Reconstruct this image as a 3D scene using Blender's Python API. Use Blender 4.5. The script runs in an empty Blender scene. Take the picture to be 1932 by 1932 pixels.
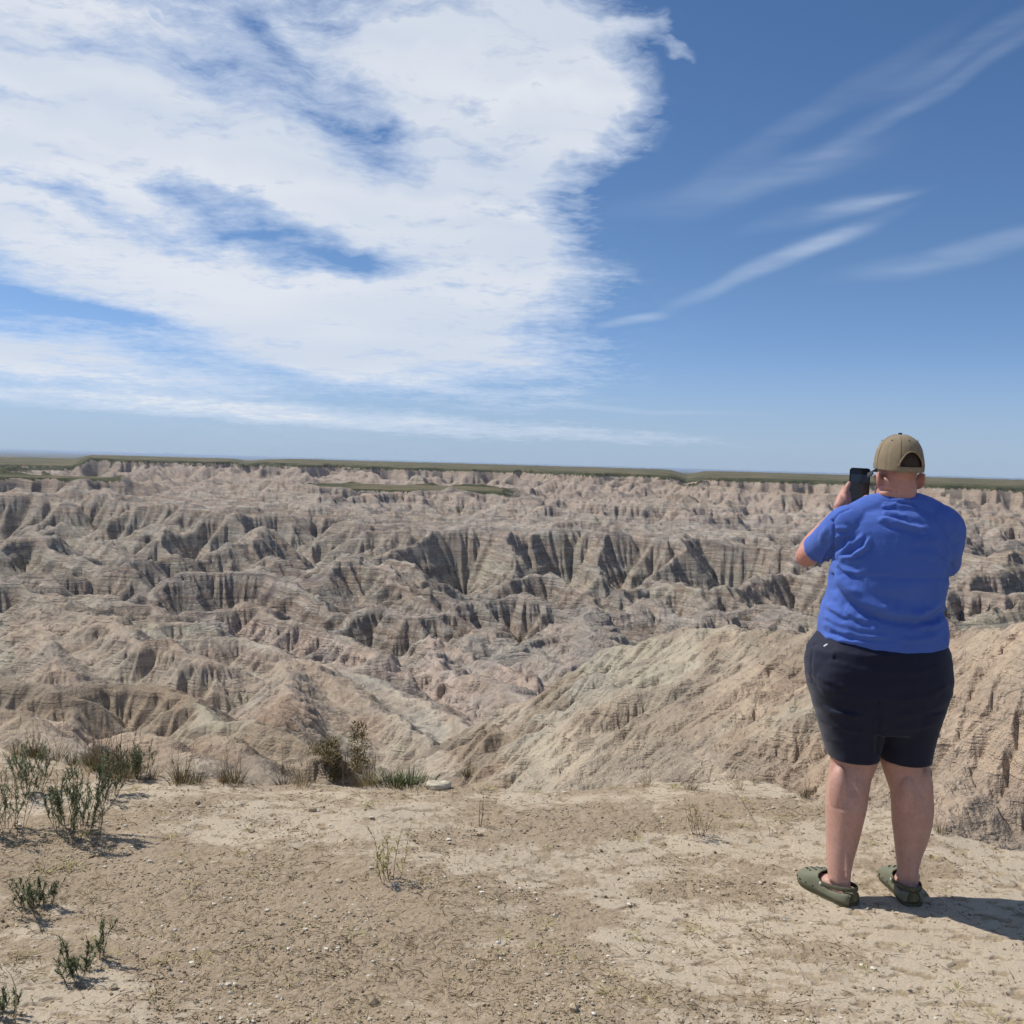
import bpy, bmesh, math, random, os, time
import numpy as np
from mathutils import Vector, Matrix

T0 = time.time()
R = math.radians
scene = bpy.context.scene
COL = scene.collection
LOW = 1.0

# ------------------------------------------------------------------ camera
EYE = np.array([0.0, 0.0, 1.70])
FOC = 1.018                       # focal length / picture width
PITCH, ROLL = R(2.65), R(1.64)
FWD = np.array([0, math.cos(PITCH), -math.sin(PITCH)])
UP0 = np.array([0, math.sin(PITCH), math.cos(PITCH)])
RIGHT = math.cos(ROLL) * np.array([1.0, 0, 0]) + math.sin(ROLL) * UP0
UP = -math.sin(ROLL) * np.array([1.0, 0, 0]) + math.cos(ROLL) * UP0


def ray(px, py):
    """direction through a point of the photograph measured on a 1932 x 1932 picture"""
    f = FOC * 1932
    return FWD * f + RIGHT * (px - 966.0) + UP * (966.0 - py)


def at_r(px, py, r):
    d = ray(px, py)
    return EYE + d * (r / math.hypot(d[0], d[1]))


def at_y(px, py, y):
    d = ray(px, py)
    return EYE + d * (y / d[1])


def on_ground(px, py, z=0.0):
    d = ray(px, py)
    return EYE + d * ((z - EYE[2]) / d[2])


cam_data = bpy.data.cameras.new("camera")
cam = bpy.data.objects.new("camera", cam_data)
COL.objects.link(cam)
cam_data.sensor_fit = 'HORIZONTAL'
cam_data.sensor_width = 36.0
cam_data.lens = 36.0 * FOC
cam_data.clip_start = 0.05
cam_data.clip_end = 200000.0
m = Matrix((tuple(RIGHT), tuple(UP), tuple(-FWD))).transposed().to_4x4()
m.translation = Vector(EYE)
cam.matrix_world = m
scene.camera = cam
scene.cycles.max_bounces = 6
scene.cycles.use_adaptive_sampling = True
scene.cycles.adaptive_threshold = 0.03
scene.cycles.adaptive_min_samples = 8
scene.cycles.use_denoising = True
scene.cycles.diffuse_bounces = 2
scene.cycles.glossy_bounces = 2
scene.cycles.transmission_bounces = 4
scene.cycles.volume_bounces = 0
scene.render.resolution_x = scene.render.resolution_y = 1024

# ------------------------------------------------------------------ view / light
vs = scene.view_settings
vs.view_transform = 'Standard'
vs.look = 'None'
vs.gamma = 1.0
vs.use_curve_mapping = False
vs.exposure = 0.12

SUN_EL = R(52)
SUN_AZ_VEC = np.array([-math.cos(R(24)), math.sin(R(24))])   # from the left, a little beyond the man
sun_dir = Vector((SUN_AZ_VEC[0] * math.cos(SUN_EL), SUN_AZ_VEC[1] * math.cos(SUN_EL), math.sin(SUN_EL)))
sl = bpy.data.lights.new("sun", 'SUN')
sl.energy = 4.2
sl.angle = R(0.5)
sl.color = (1.0, 0.965, 0.915)
so = bpy.data.objects.new("sun", sl)
COL.objects.link(so)
so.rotation_euler = sun_dir.to_track_quat('Z', 'Y').to_euler()
so.location = (0, 0, 60)


# ------------------------------------------------------------------ node helper
class NT:
    def __init__(self, tree):
        self.t = tree

    def n(self, typ, **kw):
        nd = self.t.nodes.new(typ)
        ins = kw.pop('ins', {})
        for k, v in kw.items():
            setattr(nd, k, v)
        for k, v in ins.items():
            self.put(nd.inputs[k], v)
        return nd

    def put(self, sock, v):
        if isinstance(v, bpy.types.NodeSocket):
            self.t.links.new(v, sock)
        elif isinstance(v, bpy.types.Node):
            self.t.links.new(v.outputs[0], sock)
        else:
            sock.default_value = v

    def math(self, op, a, b=None, c=None, clamp=False):
        nd = self.t.nodes.new('ShaderNodeMath')
        nd.operation = op
        nd.use_clamp = clamp
        for i, v in enumerate((a, b, c)):
            if v is not None:
                self.put(nd.inputs[i], v)
        return nd.outputs[0]

    def vmath(self, op, a, b=None):
        nd = self.t.nodes.new('ShaderNodeVectorMath')
        nd.operation = op
        self.put(nd.inputs[0], a)
        if b is not None:
            self.put(nd.inputs[3 if op == 'SCALE' else 1], b)
        return nd.outputs[0]

    def smooth(self, x, a, b, lo=0.0, hi=1.0, typ='SMOOTHSTEP'):
        nd = self.t.nodes.new('ShaderNodeMapRange')
        nd.interpolation_type = typ
        self.put(nd.inputs[0], x)
        for i, v in zip((1, 2, 3, 4), (a, b, lo, hi)):
            self.put(nd.inputs[i], v)
        return nd.outputs[0]

    def mix(self, f, a, b, blend='MIX'):
        nd = self.t.nodes.new('ShaderNodeMix')
        nd.data_type = 'RGBA'
        nd.blend_type = blend
        self.put(nd.inputs[0], f)
        self.put(nd.inputs[6], a)
        self.put(nd.inputs[7], b)
        return nd.outputs[2]

    def noise(self, vec, scale, detail=4, rough=0.55, dist=0.0, out=0):
        nd = self.t.nodes.new('ShaderNodeTexNoise')
        self.put(nd.inputs['Vector'], vec)
        nd.inputs['Scale'].default_value = scale
        nd.inputs['Detail'].default_value = detail
        nd.inputs['Roughness'].default_value = rough
        nd.inputs['Distortion'].default_value = dist
        return nd.outputs[out]

    def voronoi(self, vec, scale, feature='F1', rnd=1.0, out=0):
        nd = self.t.nodes.new('ShaderNodeTexVoronoi')
        nd.feature = feature
        self.put(nd.inputs['Vector'], vec)
        nd.inputs['Scale'].default_value = scale
        nd.inputs['Randomness'].default_value = rnd
        return nd.outputs[out]


def srgb(r, g, b, a=1.0):
    f = lambda c: (c / 255 / 12.92) if c / 255 <= 0.04045 else ((c / 255 + 0.055) / 1.055) ** 2.4
    return (f(r), f(g), f(b), a)


def new_mat(name, rough=0.9, spec=0.3):
    m = bpy.data.materials.new(name)
    m.use_nodes = True
    nt = NT(m.node_tree)
    b = m.node_tree.nodes['Principled BSDF']
    b.inputs['Roughness'].default_value = rough
    b.inputs['Specular IOR Level'].default_value = spec
    return m, nt, b


def flat_mat(name, col, rough=0.85, spec=0.3, var=0.25, scale=30.0, bump=0.0, bscale=200.0):
    m, nt, b = new_mat(name, rough, spec)
    g = nt.n('ShaderNodeTexCoord').outputs['Object']
    nz = nt.noise(g, scale, 5, 0.6)
    c = nt.mix(nz, tuple(x * (1 - var) for x in col[:3]) + (1,), tuple(min(1, x * (1 + var)) for x in col[:3]) + (1,))
    nt.put(b.inputs['Base Color'], c)
    if bump:
        bn = nt.n('ShaderNodeBump', ins={'Strength': 1.0, 'Distance': bump, 'Height': nt.noise(g, bscale, 3, 0.6)})
        nt.put(b.inputs['Normal'], bn)
    return m


# ------------------------------------------------------------------ object helpers
def mesh_from_arrays(name, V, F, mat=None, smooth=True):
    """V (n,3) array; F (m,k) array of equal sized faces or a list of tuples"""
    me = bpy.data.meshes.new(name)
    V = np.asarray(V, dtype=np.float32)
    if isinstance(F, np.ndarray):
        m_, k = F.shape
        me.vertices.add(len(V))
        me.vertices.foreach_set('co', V.ravel())
        me.loops.add(m_ * k)
        me.loops.foreach_set('vertex_index', F.astype(np.int32).ravel())
        me.polygons.add(m_)
        me.polygons.foreach_set('loop_start', np.arange(0, m_ * k, k, dtype=np.int32))
        me.polygons.foreach_set('loop_total', np.full(m_, k, dtype=np.int32))
        me.update(calc_edges=True)
    else:
        me.from_pydata([tuple(map(float, v)) for v in V], [], [tuple(f) for f in F])
        me.update()
    me.polygons.foreach_set('use_smooth', np.full(len(me.polygons), smooth, dtype=bool))
    if mat:
        for mm in (mat if isinstance(mat, (list, tuple)) else [mat]):
            me.materials.append(mm)
    return me


def link(name, me, parent=None, label=None, cat=None, group=None, kind=None, loc=None):
    o = bpy.data.objects.new(name, me)
    COL.objects.link(o)
    if parent is not None:
        o.parent = parent
    if loc is not None:
        o.location = loc
    tag(o, label, cat, group, kind)
    return o


def tag(o, label=None, cat=None, group=None, kind=None):
    for k, v in (('label', label), ('category', cat), ('group', group), ('kind', kind)):
        if v:
            o[k] = v
    return o


def copy_tree(o, parent=None):
    c = o.copy()
    COL.objects.link(c)
    if parent is not None:
        c.parent = parent
    for ch in o.children:
        copy_tree(ch, c)
    return c


def grid_faces(nr, nc, wrap=False):
    i = np.arange(nr - 1)[:, None]
    j = np.arange(nc if wrap else nc - 1)[None, :]
    j2 = (j + 1) % nc
    return np.stack([i * nc + j, i * nc + j2, (i + 1) * nc + j2, (i + 1) * nc + j], -1).reshape(-1, 4)


# ------------------------------------------------------------------ numpy noise
_rng = np.random.default_rng(11)
_perm = _rng.permutation(4096).astype(np.int32)
_ga = _rng.uniform(0, 2 * math.pi, 4096)
_gx, _gy = np.cos(_ga).astype(np.float32), np.sin(_ga).astype(np.float32)
_gv = _rng.uniform(-1, 1, 4096).astype(np.float32)


def perlin(x, y, seed=0):
    xi = np.floor(x).astype(np.int32)
    yi = np.floor(y).astype(np.int32)
    fx = (x - xi).astype(np.float32)
    fy = (y - yi).astype(np.float32)
    u = fx * fx * fx * (fx * (fx * 6 - 15) + 10)
    v = fy * fy * fy * (fy * (fy * 6 - 15) + 10)

    def g(ax, ay, dx, dy):
        h = _perm[(_perm[(ax + seed * 131) & 4095] + ay) & 4095]
        return _gx[h] * dx + _gy[h] * dy
    a = g(xi, yi, fx, fy)
    b = g(xi + 1, yi, fx - 1, fy)
    c = g(xi, yi + 1, fx, fy - 1)
    d = g(xi + 1, yi + 1, fx - 1, fy - 1)
    return ((a + (b - a) * u) * (1 - v) + (c + (d - c) * u) * v) * 1.5


def fbm(x, y, octv=4, seed=0, gain=0.5, lac=2.03, ridged=False):
    s, a, n = 0, 1.0, 0.0
    for k in range(octv):
        p = perlin(x, y, seed + k)
        if ridged:
            p = 1 - 2 * np.abs(p)
        s = s + a * p
        n += a
        a *= gain
        x = x * lac + 3.1
        y = y * lac - 1.7
    return s / n


def sstep(x, a, b):
    t = np.clip((x - a) / (b - a), 0, 1)
    return t * t * (3 - 2 * t)
# ------------------------------------------------------------------ sky with its clouds
def azel(px, py):
    d = ray(px, py)
    return math.atan2(d[0], d[1]), math.atan2(d[2], math.hypot(d[0], d[1]))


# cloud banks: x, y, half length, half breadth (1932 px picture), tilt in degrees (down to the right), weight
BANKS = [
    (330, 500, 900, 320, 8, .18),
    (60, 40, 420, 170, 8, 1.0), (330, 300, 560, 105, 12, 1.05), (945, 120, 222, 170, 0, 1.0), (935, 330, 165, 175, -8, 1.05),
    (290, 515, 620, 92, 13, 1.15), (790, 608, 330, 62, 10, .9), (930, 560, 215, 50, -6, .75), (620, 30, 320, 80, 18, .6),
    (1085, 120, 112, 120, 0, .48), (1125, 208, 110, 62, 0, .55), (150, 690, 400, 42, 5, .72), (450, 775, 800, 19, 2, .72),
    (60, 640, 240, 32, 0, .42), (1200, 42, 60, 38, 0, .55), (1275, 92, 42, 15, 5, .5), (740, 430, 330, 80, 6, .62),
    (60, 330, 230, 60, 8, .6), (720, 180, 260, 90, 22, .6), (880, 480, 210, 90, 15, .5), (640, 690, 260, 26, 8, .5), (300, 150, 380, 90, 12, .45),
    (400, 388, 150, 34, 12, -.85), (560, 465, 150, 26, 6, -.55), (640, 215, 130, 42, 10, -.35), (300, 120, 220, 60, 15, -.52), (70, 355, 190, 28, 12, -.35),
    (620, 510, 150, 24, 5, -.50), (190, 588, 190, 18, 8, -.55), (505, 45, 90, 36, 38, -.55), (230, 430, 190, 24, 14, -.4), (930, 432, 60, 16, -40, -.6), (760, 500, 120, 22, 0, -.3),
]
WISPS = [
    (1470, 496, 190, 15, -23, .50), (1560, 455, 75, 16, -16, .35), (1615, 386, 85, 17, -14, .36), (1540, 405, 140, 18, -14, .14), (1840, 472, 210, 20, -9, .34),
    (1820, 140, 190, 14, -24, .20), (1640, 235, 150, 20, -30, .13), (1480, 330, 190, 26, -18, .14), (1840, 82, 180, 18, -20, .18), (1600, 170, 200, 22, -26, .12),
    (1395, 300, 170, 26, -28, .09), (1195, 606, 62, 8, -8, .60), (1062, 741, 55, 8, 0, .5), (1130, 770, 280, 6, 0, .32), (1690, 366, 60, 7, -8, .2),
    (1400, 345, 260, 30, -12, .12), (830, 690, 60, 9, 5, .55), (410, 682, 45, 10, 14, .5),
]


def build_world():
    w = bpy.data.worlds.new("World")
    scene.world = w
    w.use_nodes = True
    w.cycles.sampling_method = 'MANUAL'
    w.cycles.sample_map_resolution = 256
    t = w.node_tree
    t.nodes.clear()
    nt = NT(t)
    out = nt.n('ShaderNodeOutputWorld')
    sky = nt.n('ShaderNodeTexSky', sky_type='NISHITA')
    sky.sun_disc = False
    sky.sun_elevation = SUN_EL
    sky.sun_rotation = math.atan2(sun_dir.x, sun_dir.y)
    sky.altitude = 900
    sky.air_density = 1.0
    sky.dust_density = 0.6
    sky.ozone_density = 2.2
    d = nt.n('ShaderNodeTexCoord').outputs['Generated']
    xyz = nt.n('ShaderNodeSeparateXYZ', ins={0: d}).outputs
    low = nt.smooth(xyz[2], -.02, .42, 1.0, 0.0)
    skyc = nt.mix(low, nt.mix(1.0, sky, (.64, .84, 1.06, 1), 'MULTIPLY'), nt.mix(1.0, sky, (.72, .86, 1.10, 1), 'MULTIPLY'))
    low2 = nt.smooth(xyz[2], -.02, .20, 1.0, 0.0)
    skyc = nt.mix(low2, skyc, nt.mix(1.0, skyc, (1.04, 1.06, 1.28, 1), 'MULTIPLY'))
    skyc = nt.vmath('SCALE', skyc, 0.080)
    skyc = nt.mix(nt.smooth(xyz[2], -.03, .13, .85, 0.0), skyc, (.345, .462, .612, 1))
    az = nt.math('ARCTAN2', xyz[0], xyz[1])
    el = nt.math('ARCSINE', xyz[2])
    P = nt.n('ShaderNodeCombineXYZ', ins={0: az, 1: el, 2: 0.0}).outputs[0]
    # the level of the cloud sheet: its detail shrinks towards the horizon
    zz = nt.math('ADD', nt.math('MAXIMUM', xyz[2], 0.0), 0.10)
    C = nt.n('ShaderNodeCombineXYZ', ins={0: nt.math('DIVIDE', xyz[0], zz), 1: nt.math('DIVIDE', xyz[1], zz), 2: 0.0}).outputs[0]
    wv = nt.noise(P, 5.5, 2, .62, out=1)
    wv = nt.vmath('SUBTRACT', wv, (.5, .5, .5))
    calm = nt.smooth(el, .02, .40, .18, 1.0)
    Pw = nt.vmath('ADD', P, nt.vmath('SCALE', wv, nt.math('MULTIPLY', calm, .12)))
    wv2 = nt.vmath('SUBTRACT', nt.noise(P, 30, 2, .65, out=1), (.5, .5, .5))
    Pw = nt.vmath('ADD', Pw, nt.vmath('SCALE', wv2, nt.math('MULTIPLY', calm, .030)))

    def blob(vec, b):
        x, y, rx, ry, ang, wt = b
        a, e = azel(x, y)
        mp = nt.n('ShaderNodeMapping', vector_type='TEXTURE',
                  ins={'Vector': vec, 'Location': (a, e, 0), 'Rotation': (0, 0, -R(ang)), 'Scale': (rx / 1800, ry / 1850, 1)})
        ln = nt.n('ShaderNodeVectorMath', operation='LENGTH', ins={0: mp}).outputs['Value']
        return nt.smooth(ln, 1.35, .25, 0.0, wt)
    tot = None
    for b in BANKS:
        v = blob(Pw, b)
        tot = v if tot is None else nt.math('ADD', tot, v)
    tot = nt.math('MINIMUM', tot, 1.25)
    # fibres running along the banks and a fine mackerel grain
    fib = nt.n('ShaderNodeMapping', ins={'Vector': Pw, 'Rotation': (0, 0, R(12)), 'Scale': (2.4, 17, 1)})
    f1 = nt.noise(fib, 1.7, 7, .70, 0)
    f2 = nt.noise(C, 3.4, 7, .68, 0)
    gr = nt.noise(C, 15, 4, .62, 0)
    dn = nt.math('ADD', tot, nt.math('MULTIPLY', nt.math('SUBTRACT', f1, .5), 1.9))
    dn = nt.math('ADD', dn, nt.math('MULTIPLY', nt.math('SUBTRACT', f2, .5), 1.45))
    dn = nt.math('ADD', dn, nt.math('MULTIPLY', nt.math('SUBTRACT', gr, .5), .85))
    cover = nt.math('POWER', nt.smooth(dn, .05, 1.18, typ='LINEAR'), 1.0)
    cover = nt.math('MULTIPLY', cover, nt.smooth(tot, .02, .22))
    # unseen cloud added overhead and behind us to neutralise the ambient light
    over = nt.math('MAXIMUM', nt.smooth(el, .62, .85), nt.smooth(xyz[1], .25, -.15))
    cover = nt.math('MAXIMUM', cover, nt.math('MULTIPLY', over, nt.smooth(f2, .42, .66, .0, .55)))
    ws = None
    for b in WISPS:
        v = blob(nt.vmath('ADD', P, nt.vmath('SCALE', wv, .035)), b)
        ws = v if ws is None else nt.math('ADD', ws, v)
    wf = nt.n('ShaderNodeMapping', ins={'Vector': P, 'Rotation': (0, 0, -R(22)), 'Scale': (6, 46, 1)})
    ws = nt.math('MULTIPLY', nt.math('MULTIPLY', ws, .52), nt.smooth(nt.noise(wf, 1.2, 4, .62, 0), .25, .72, .45, 1.2))
    # a faint veil over everything near the horizon
    both = nt.math('ADD', nt.math('MULTIPLY', cover, .92), nt.math('MULTIPLY', ws, nt.math('SUBTRACT', 1.0, cover)), clamp=True)
    shade = nt.smooth(nt.noise(fib, 1.0, 2, .6), .35, .7)
    ccol = nt.mix(shade, (.60, .66, .76, 1), (.74, .77, .82, 1))
    ccol = nt.mix(nt.smooth(cover, .55, 1.0), (.62, .70, .83, 1), ccol)
    fin = nt.mix(both, skyc, ccol)
    bg = nt.n('ShaderNodeBackground', ins={'Color': fin, 'Strength': 1.0})
    nt.put(out.inputs['Surface'], bg)


build_world()
# ------------------------------------------------------------------ badlands terrain
TH0, TH1 = -0.58, 0.58
NTH = int(1200 * LOW)


def build_rows():
    rs = [7.0]
    bands = [(13, .006), (60, .0019), (150, .0024), (480, .0028), (1500, .0034), (2600, .02)]
    for lim, g in bands:
        while rs[-1] < lim:
            rs.append(rs[-1] * (1 + g / LOW))
    n = len(rs) // 2 * 2
    return np.array(rs[:n])


def floor_z(r):
    return np.interp(r, [7, 20, 40, 70, 110, 200, 300, 380, 2600], [-9, -12, -17, -24, -32, -42, -46, -46, -46])


# crest lines traced over the landscape: (x, y on the 1932 picture, distance in metres)
# each entry: points, face slope, crest rounding as a share of distance, spurs per side
def crestlines():
    def c1(pts, mul=1.0):      # from the left enlargement
        return [(.5044 * u, 812 + .5044 * v, d * mul) for u, v, d in pts]

    def c2(pts, mul=1.0):      # from the right enlargement
        return [(909.5 + .5292 * u, 812 + .5292 * v, d * mul) for u, v, d in pts]
    L = []
    add = lambda p, s=.85, rd=.012, sp=4, sl=.35: L.append((p, s, rd, sp, sl))
    # right near spur
    add([(905, 1478, 38.0), (960, 1405, 39.5), (1040, 1322, 42.6), (1105, 1256, 45.6), (1180, 1226, 47.1), (1235, 1205, 45.6),
         (1300, 1190, 43.3), (1370, 1180, 40.3), (1455, 1186, 36.5), (1540, 1184, 33.4), (1640, 1184, 30.4), (1790, 1180, 27.4),
         (1860, 1172, 25.1), (1932, 1170, 22.8), (2080, 1160, 19.0)], .78, .02, 0)
    add([(1370, 1182, 40.3), (1240, 1270, 35.7), (1110, 1370, 31.9), (1010, 1440, 29.6), (935, 1490, 28.1)], .62, .016, 3, .4)
    add([(1540, 1184, 33.4), (1400, 1290, 28.9), (1290, 1370, 26.6), (1160, 1480, 24.3)], .55, .014, 2, .4)
    add([(1800, 1182, 27.4), (1690, 1290, 22.8), (1600, 1400, 20.5), (1490, 1500, 18.2)], .55, .014, 2, .4)
    add([(1932, 1172, 22.8), (1900, 1300, 19.0), (1840, 1420, 16.7), (1760, 1540, 14.4)], .6, .014, 2, .4)
    # near left red ridge and mound
    add(c1([(-90, 880, 62), (0, 905, 60), (120, 930, 58), (230, 960, 55), (280, 962, 56), (330, 938, 57), (390, 925, 58),
            (460, 945, 57), (540, 930, 57), (620, 950, 56), (680, 990, 54), (740, 1040, 52), (790, 1078, 50),
            (880, 1085, 49), (960, 1080, 48), (1010, 1098, 47), (1080, 1130, 46), (1200, 1200, 44)]), .8, .012, 5)
    add(c1([(-60, 1000, 44), (60, 1040, 42), (160, 1100, 40), (240, 1180, 37), (330, 1260, 34)]), .75, .014, 3)
    add(c1([(430, 1160, 42), (490, 1118, 43), (560, 1150, 42), (640, 1185, 41), (700, 1205, 40), (760, 1250, 38)]), .7, .02, 2)
    add(c1([(780, 1130, 46), (900, 1190, 42), (1050, 1290, 38)]), .8, .012, 2)
    # left main ridge
    add(c1([(-120, 690, 118), (0, 690, 116), (60, 640, 114), (130, 615, 112), (190, 598, 112), (240, 640, 108), (340, 662, 106),
            (420, 690, 104), (500, 682, 104), (560, 692, 104), (640, 700, 104), (700, 702, 104)]), .85, .012, 5)
    add(c1([(240, 640, 108), (330, 672, 100), (390, 700, 94), (450, 742, 88), (500, 788, 82), (560, 792, 80), (610, 776, 80),
            (680, 810, 78), (780, 862, 74)]), .85, .014, 4)
    add(c1([(0, 700, 112), (60, 760, 98), (110, 830, 86), (120, 890, 78)]), .9, .01, 2)
    add(c1([(130, 640, 110), (150, 720, 98), (200, 800, 84), (230, 900, 72)]), .85, .01, 3)
    add(c1([(270, 625, 124), (350, 591, 126), (410, 620, 122), (480, 635, 122), (560, 640, 122), (620, 690, 118)]), .85, .01, 3)
    # centre descending ridges
    add(c1([(720, 682, 118), (760, 665, 120), (820, 668, 122), (880, 670, 124), (920, 638, 126), (970, 655, 124), (1010, 682, 120),
            (1080, 712, 116), (1200, 742, 112), (1290, 766, 108), (1350, 805, 102), (1430, 862, 96)]), .9, .008, 6)
    add(c1([(700, 770, 96), (840, 750, 98), (960, 780, 96), (1060, 830, 92), (1200, 860, 88), (1350, 880, 86)]), .85, .01, 4)
    add(c1([(1380, 890, 104), (1470, 862, 108), (1540, 838, 112), (1580, 790, 116), (1622, 752, 118), (1660, 780, 114), (1740, 800, 110),
            (1850, 858, 104), (1940, 900, 98), (2040, 960, 90)]), .95, .007, 5)
    add(c1([(1622, 752, 118), (1640, 850, 102), (1700, 950, 88), (1760, 1050, 78)]), .9, .008, 4)
    add(c1([(620, 960, 74), (760, 920, 78), (860, 900, 80), (930, 888, 80), (1000, 852, 81), (1090, 838, 82), (1150, 842, 80),
            (1210, 880, 77), (1300, 950, 72), (1400, 1012, 67), (1500, 1080, 62), (1600, 1160, 57), (1680, 1230, 52),
            (1760, 1280, 48)]), 1.1, .010, 6)
    add(c1([(1090, 838, 82), (1080, 930, 70), (1060, 1010, 62), (1020, 1080, 56)]), .8, .012, 3)
    add(c1([(1300, 900, 84), (1420, 930, 80), (1560, 1000, 74), (1680, 1060, 68), (1800, 1130, 61), (1880, 1200, 55)]), .9, .008, 5)
    # middle ridge
    add(c1([(-100, 480, 250), (60, 500, 245), (200, 515, 240), (330, 518, 236), (400, 505, 236), (450, 488, 240), (510, 460, 246), (560, 438, 252),
            (650, 434, 256), (760, 440, 262), (860, 400, 275), (950, 370, 290), (1000, 340, 310)]), .9, .008, 8)
    add(c1([(400, 640, 160), (480, 600, 172), (560, 592, 186), (600, 552, 192), (640, 518, 197), (700, 488, 200), (800, 496, 200), (900, 488, 200),
            (960, 508, 198), (1050, 512, 196), (1110, 545, 190), (1180, 600, 180), (1260, 660, 168)]), .95, .008, 9)
    add(c1([(1050, 420, 262), (1000, 480, 230), (960, 510, 200)]), .95, .008, 3)
    add(c1([(1120, 552, 200), (1200, 535, 214), (1250, 480, 230), (1300, 445, 240), (1345, 425, 246), (1400, 465, 238), (1440, 480, 232),
            (1500, 560, 212), (1560, 600, 200), (1650, 640, 188)]), .95, .008, 7)
    add(c1([(1450, 430, 270), (1560, 470, 255), (1640, 560, 232), (1700, 640, 212)]), 1., .008, 4)
    add(c1([(1200, 735, 152), (1310, 712, 156), (1370, 645, 164), (1430, 616, 168), (1490, 660, 160), (1560, 662, 158), (1620, 650, 160),
            (1700, 640, 164), (1800, 600, 170), (1880, 588, 174), (1950, 590, 176)]), .95, .009, 6)
    add(c1([(1720, 790, 130), (1790, 730, 140), (1840, 712, 142), (1890, 750, 136), (1932, 800, 130)]), .95, .012, 3)
    # left background ridges
    add(c1([(-60, 420, 330), (40, 370, 345), (100, 318, 352), (180, 370, 340), (230, 400, 330), (330, 470, 300), (380, 490, 290)]), .95, .006, 6)
    add(c1([(-100, 560, 215), (0, 545, 222), (110, 560, 215), (210, 590, 205), (330, 590, 200)]), .95, .008, 5)
    add(c1([(200, 300, 460), (330, 330, 430), (420, 390, 400), (520, 440, 370)]), .95, .006, 5)
    add(c1([(540, 310, 450), (640, 345, 420), (720, 340, 420), (800, 300, 440)]), .95, .006, 5)
    # right centre
    add(c2([(-20, 560, 172), (60, 562, 174), (130, 558, 176), (190, 595, 170), (225, 588, 172), (270, 602, 170), (340, 602, 168), (385, 598, 168),
            (420, 650, 156), (480, 720, 142), (520, 760, 134)]), .95, .008, 6)
    add(c2([(385, 598, 168), (370, 690, 140), (350, 780, 120)]), .9, .008, 3)
    add(c2([(120, 770, 128), (200, 715, 138), (290, 680, 148), (350, 640, 158)]), .9, .008, 3)
    add(c2([(80, 540, 215), (160, 500, 228), (240, 494, 230), (330, 530, 220), (400, 565, 210), (500, 640, 190), (560, 680, 180)]), .95, .007, 6)
    add(c2([(480, 680, 160), (550, 610, 180), (592, 584, 188), (640, 630, 178), (700, 680, 166)]), .9, .009, 3)
    add(c2([(520, 570, 228), (570, 520, 246), (625, 478, 256), (680, 500, 248), (760, 560, 230), (830, 640, 205), (860, 680, 190)]), .95, .007, 6)
    add(c2([(740, 705, 156), (800, 660, 168), (860, 615, 180), (940, 598, 184), (1060, 600, 184), (1140, 625, 176), (1230, 665, 166)]), .8, .012, 5)
    add(c2([(880, 560, 230), (960, 510, 255), (1050, 480, 275), (1150, 460, 290), (1250, 500, 262)]), .95, .008, 6)
    add(c2([(1180, 380, 370), (1300, 340, 400), (1450, 360, 390), (1600, 330, 410), (1750, 360, 390), (1900, 330, 410)]), .9, .008, 7)
    add(c2([(0, 770, 118), (90, 765, 120), (180, 752, 122), (260, 790, 114), (330, 835, 104)]), .9, .008, 4)
    add(c2([(-60, 880, 88), (60, 900, 84), (150, 960, 76), (230, 1010, 68)]), .9, .01, 4)
    # right of the man
    add(c2([(1560, 540, 215), (1680, 522, 222), (1780, 505, 228), (1850, 470, 240), (1932, 400, 262), (2050, 350, 280)]), .9, .008, 5)
    add(c2([(1560, 620, 175), (1680, 580, 186), (1760, 560, 190), (1850, 580, 186), (1932, 570, 190), (2060, 560, 190)]), .85, .01, 6)
    add(c2([(1600, 690, 130), (1700, 660, 138), (1800, 640, 142), (1932, 610, 150), (2060, 590, 150)]), .85, .01, 5)
    add(c2([(1640, 420, 300), (1700, 350, 330), (1760, 400, 310), (1800, 450, 285)]), .9, .008, 4)
    return L


def cell_area_noise(nr, nt, step_r, step_t, rng):
    """smooth value noise laid over the sampling grid"""
    gr, gt = int(nr / step_r) + 4, int(nt / step_t) + 4
    g = rng.uniform(-1, 1, (gr, gt)).astype(np.float32)

    def mat(n, step, m):
        x = np.arange(n) / step + 1
        i = np.floor(x).astype(int)
        f = (x - i)[:, None]
        W = np.zeros((n, m), np.float32)
        a = [(-.5 * f + f * f - .5 * f ** 3), (1 - 2.5 * f * f + 1.5 * f ** 3), (.5 * f + 2 * f * f - 1.5 * f ** 3), (-.5 * f * f + .5 * f ** 3)]
        for k in range(4):
            W[np.arange(n), np.clip(i - 1 + k, 0, m - 1)] += a[k][:, 0]
        return W
    return mat(nr, step_r, gr) @ g @ mat(nt, step_t, gt).T


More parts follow.
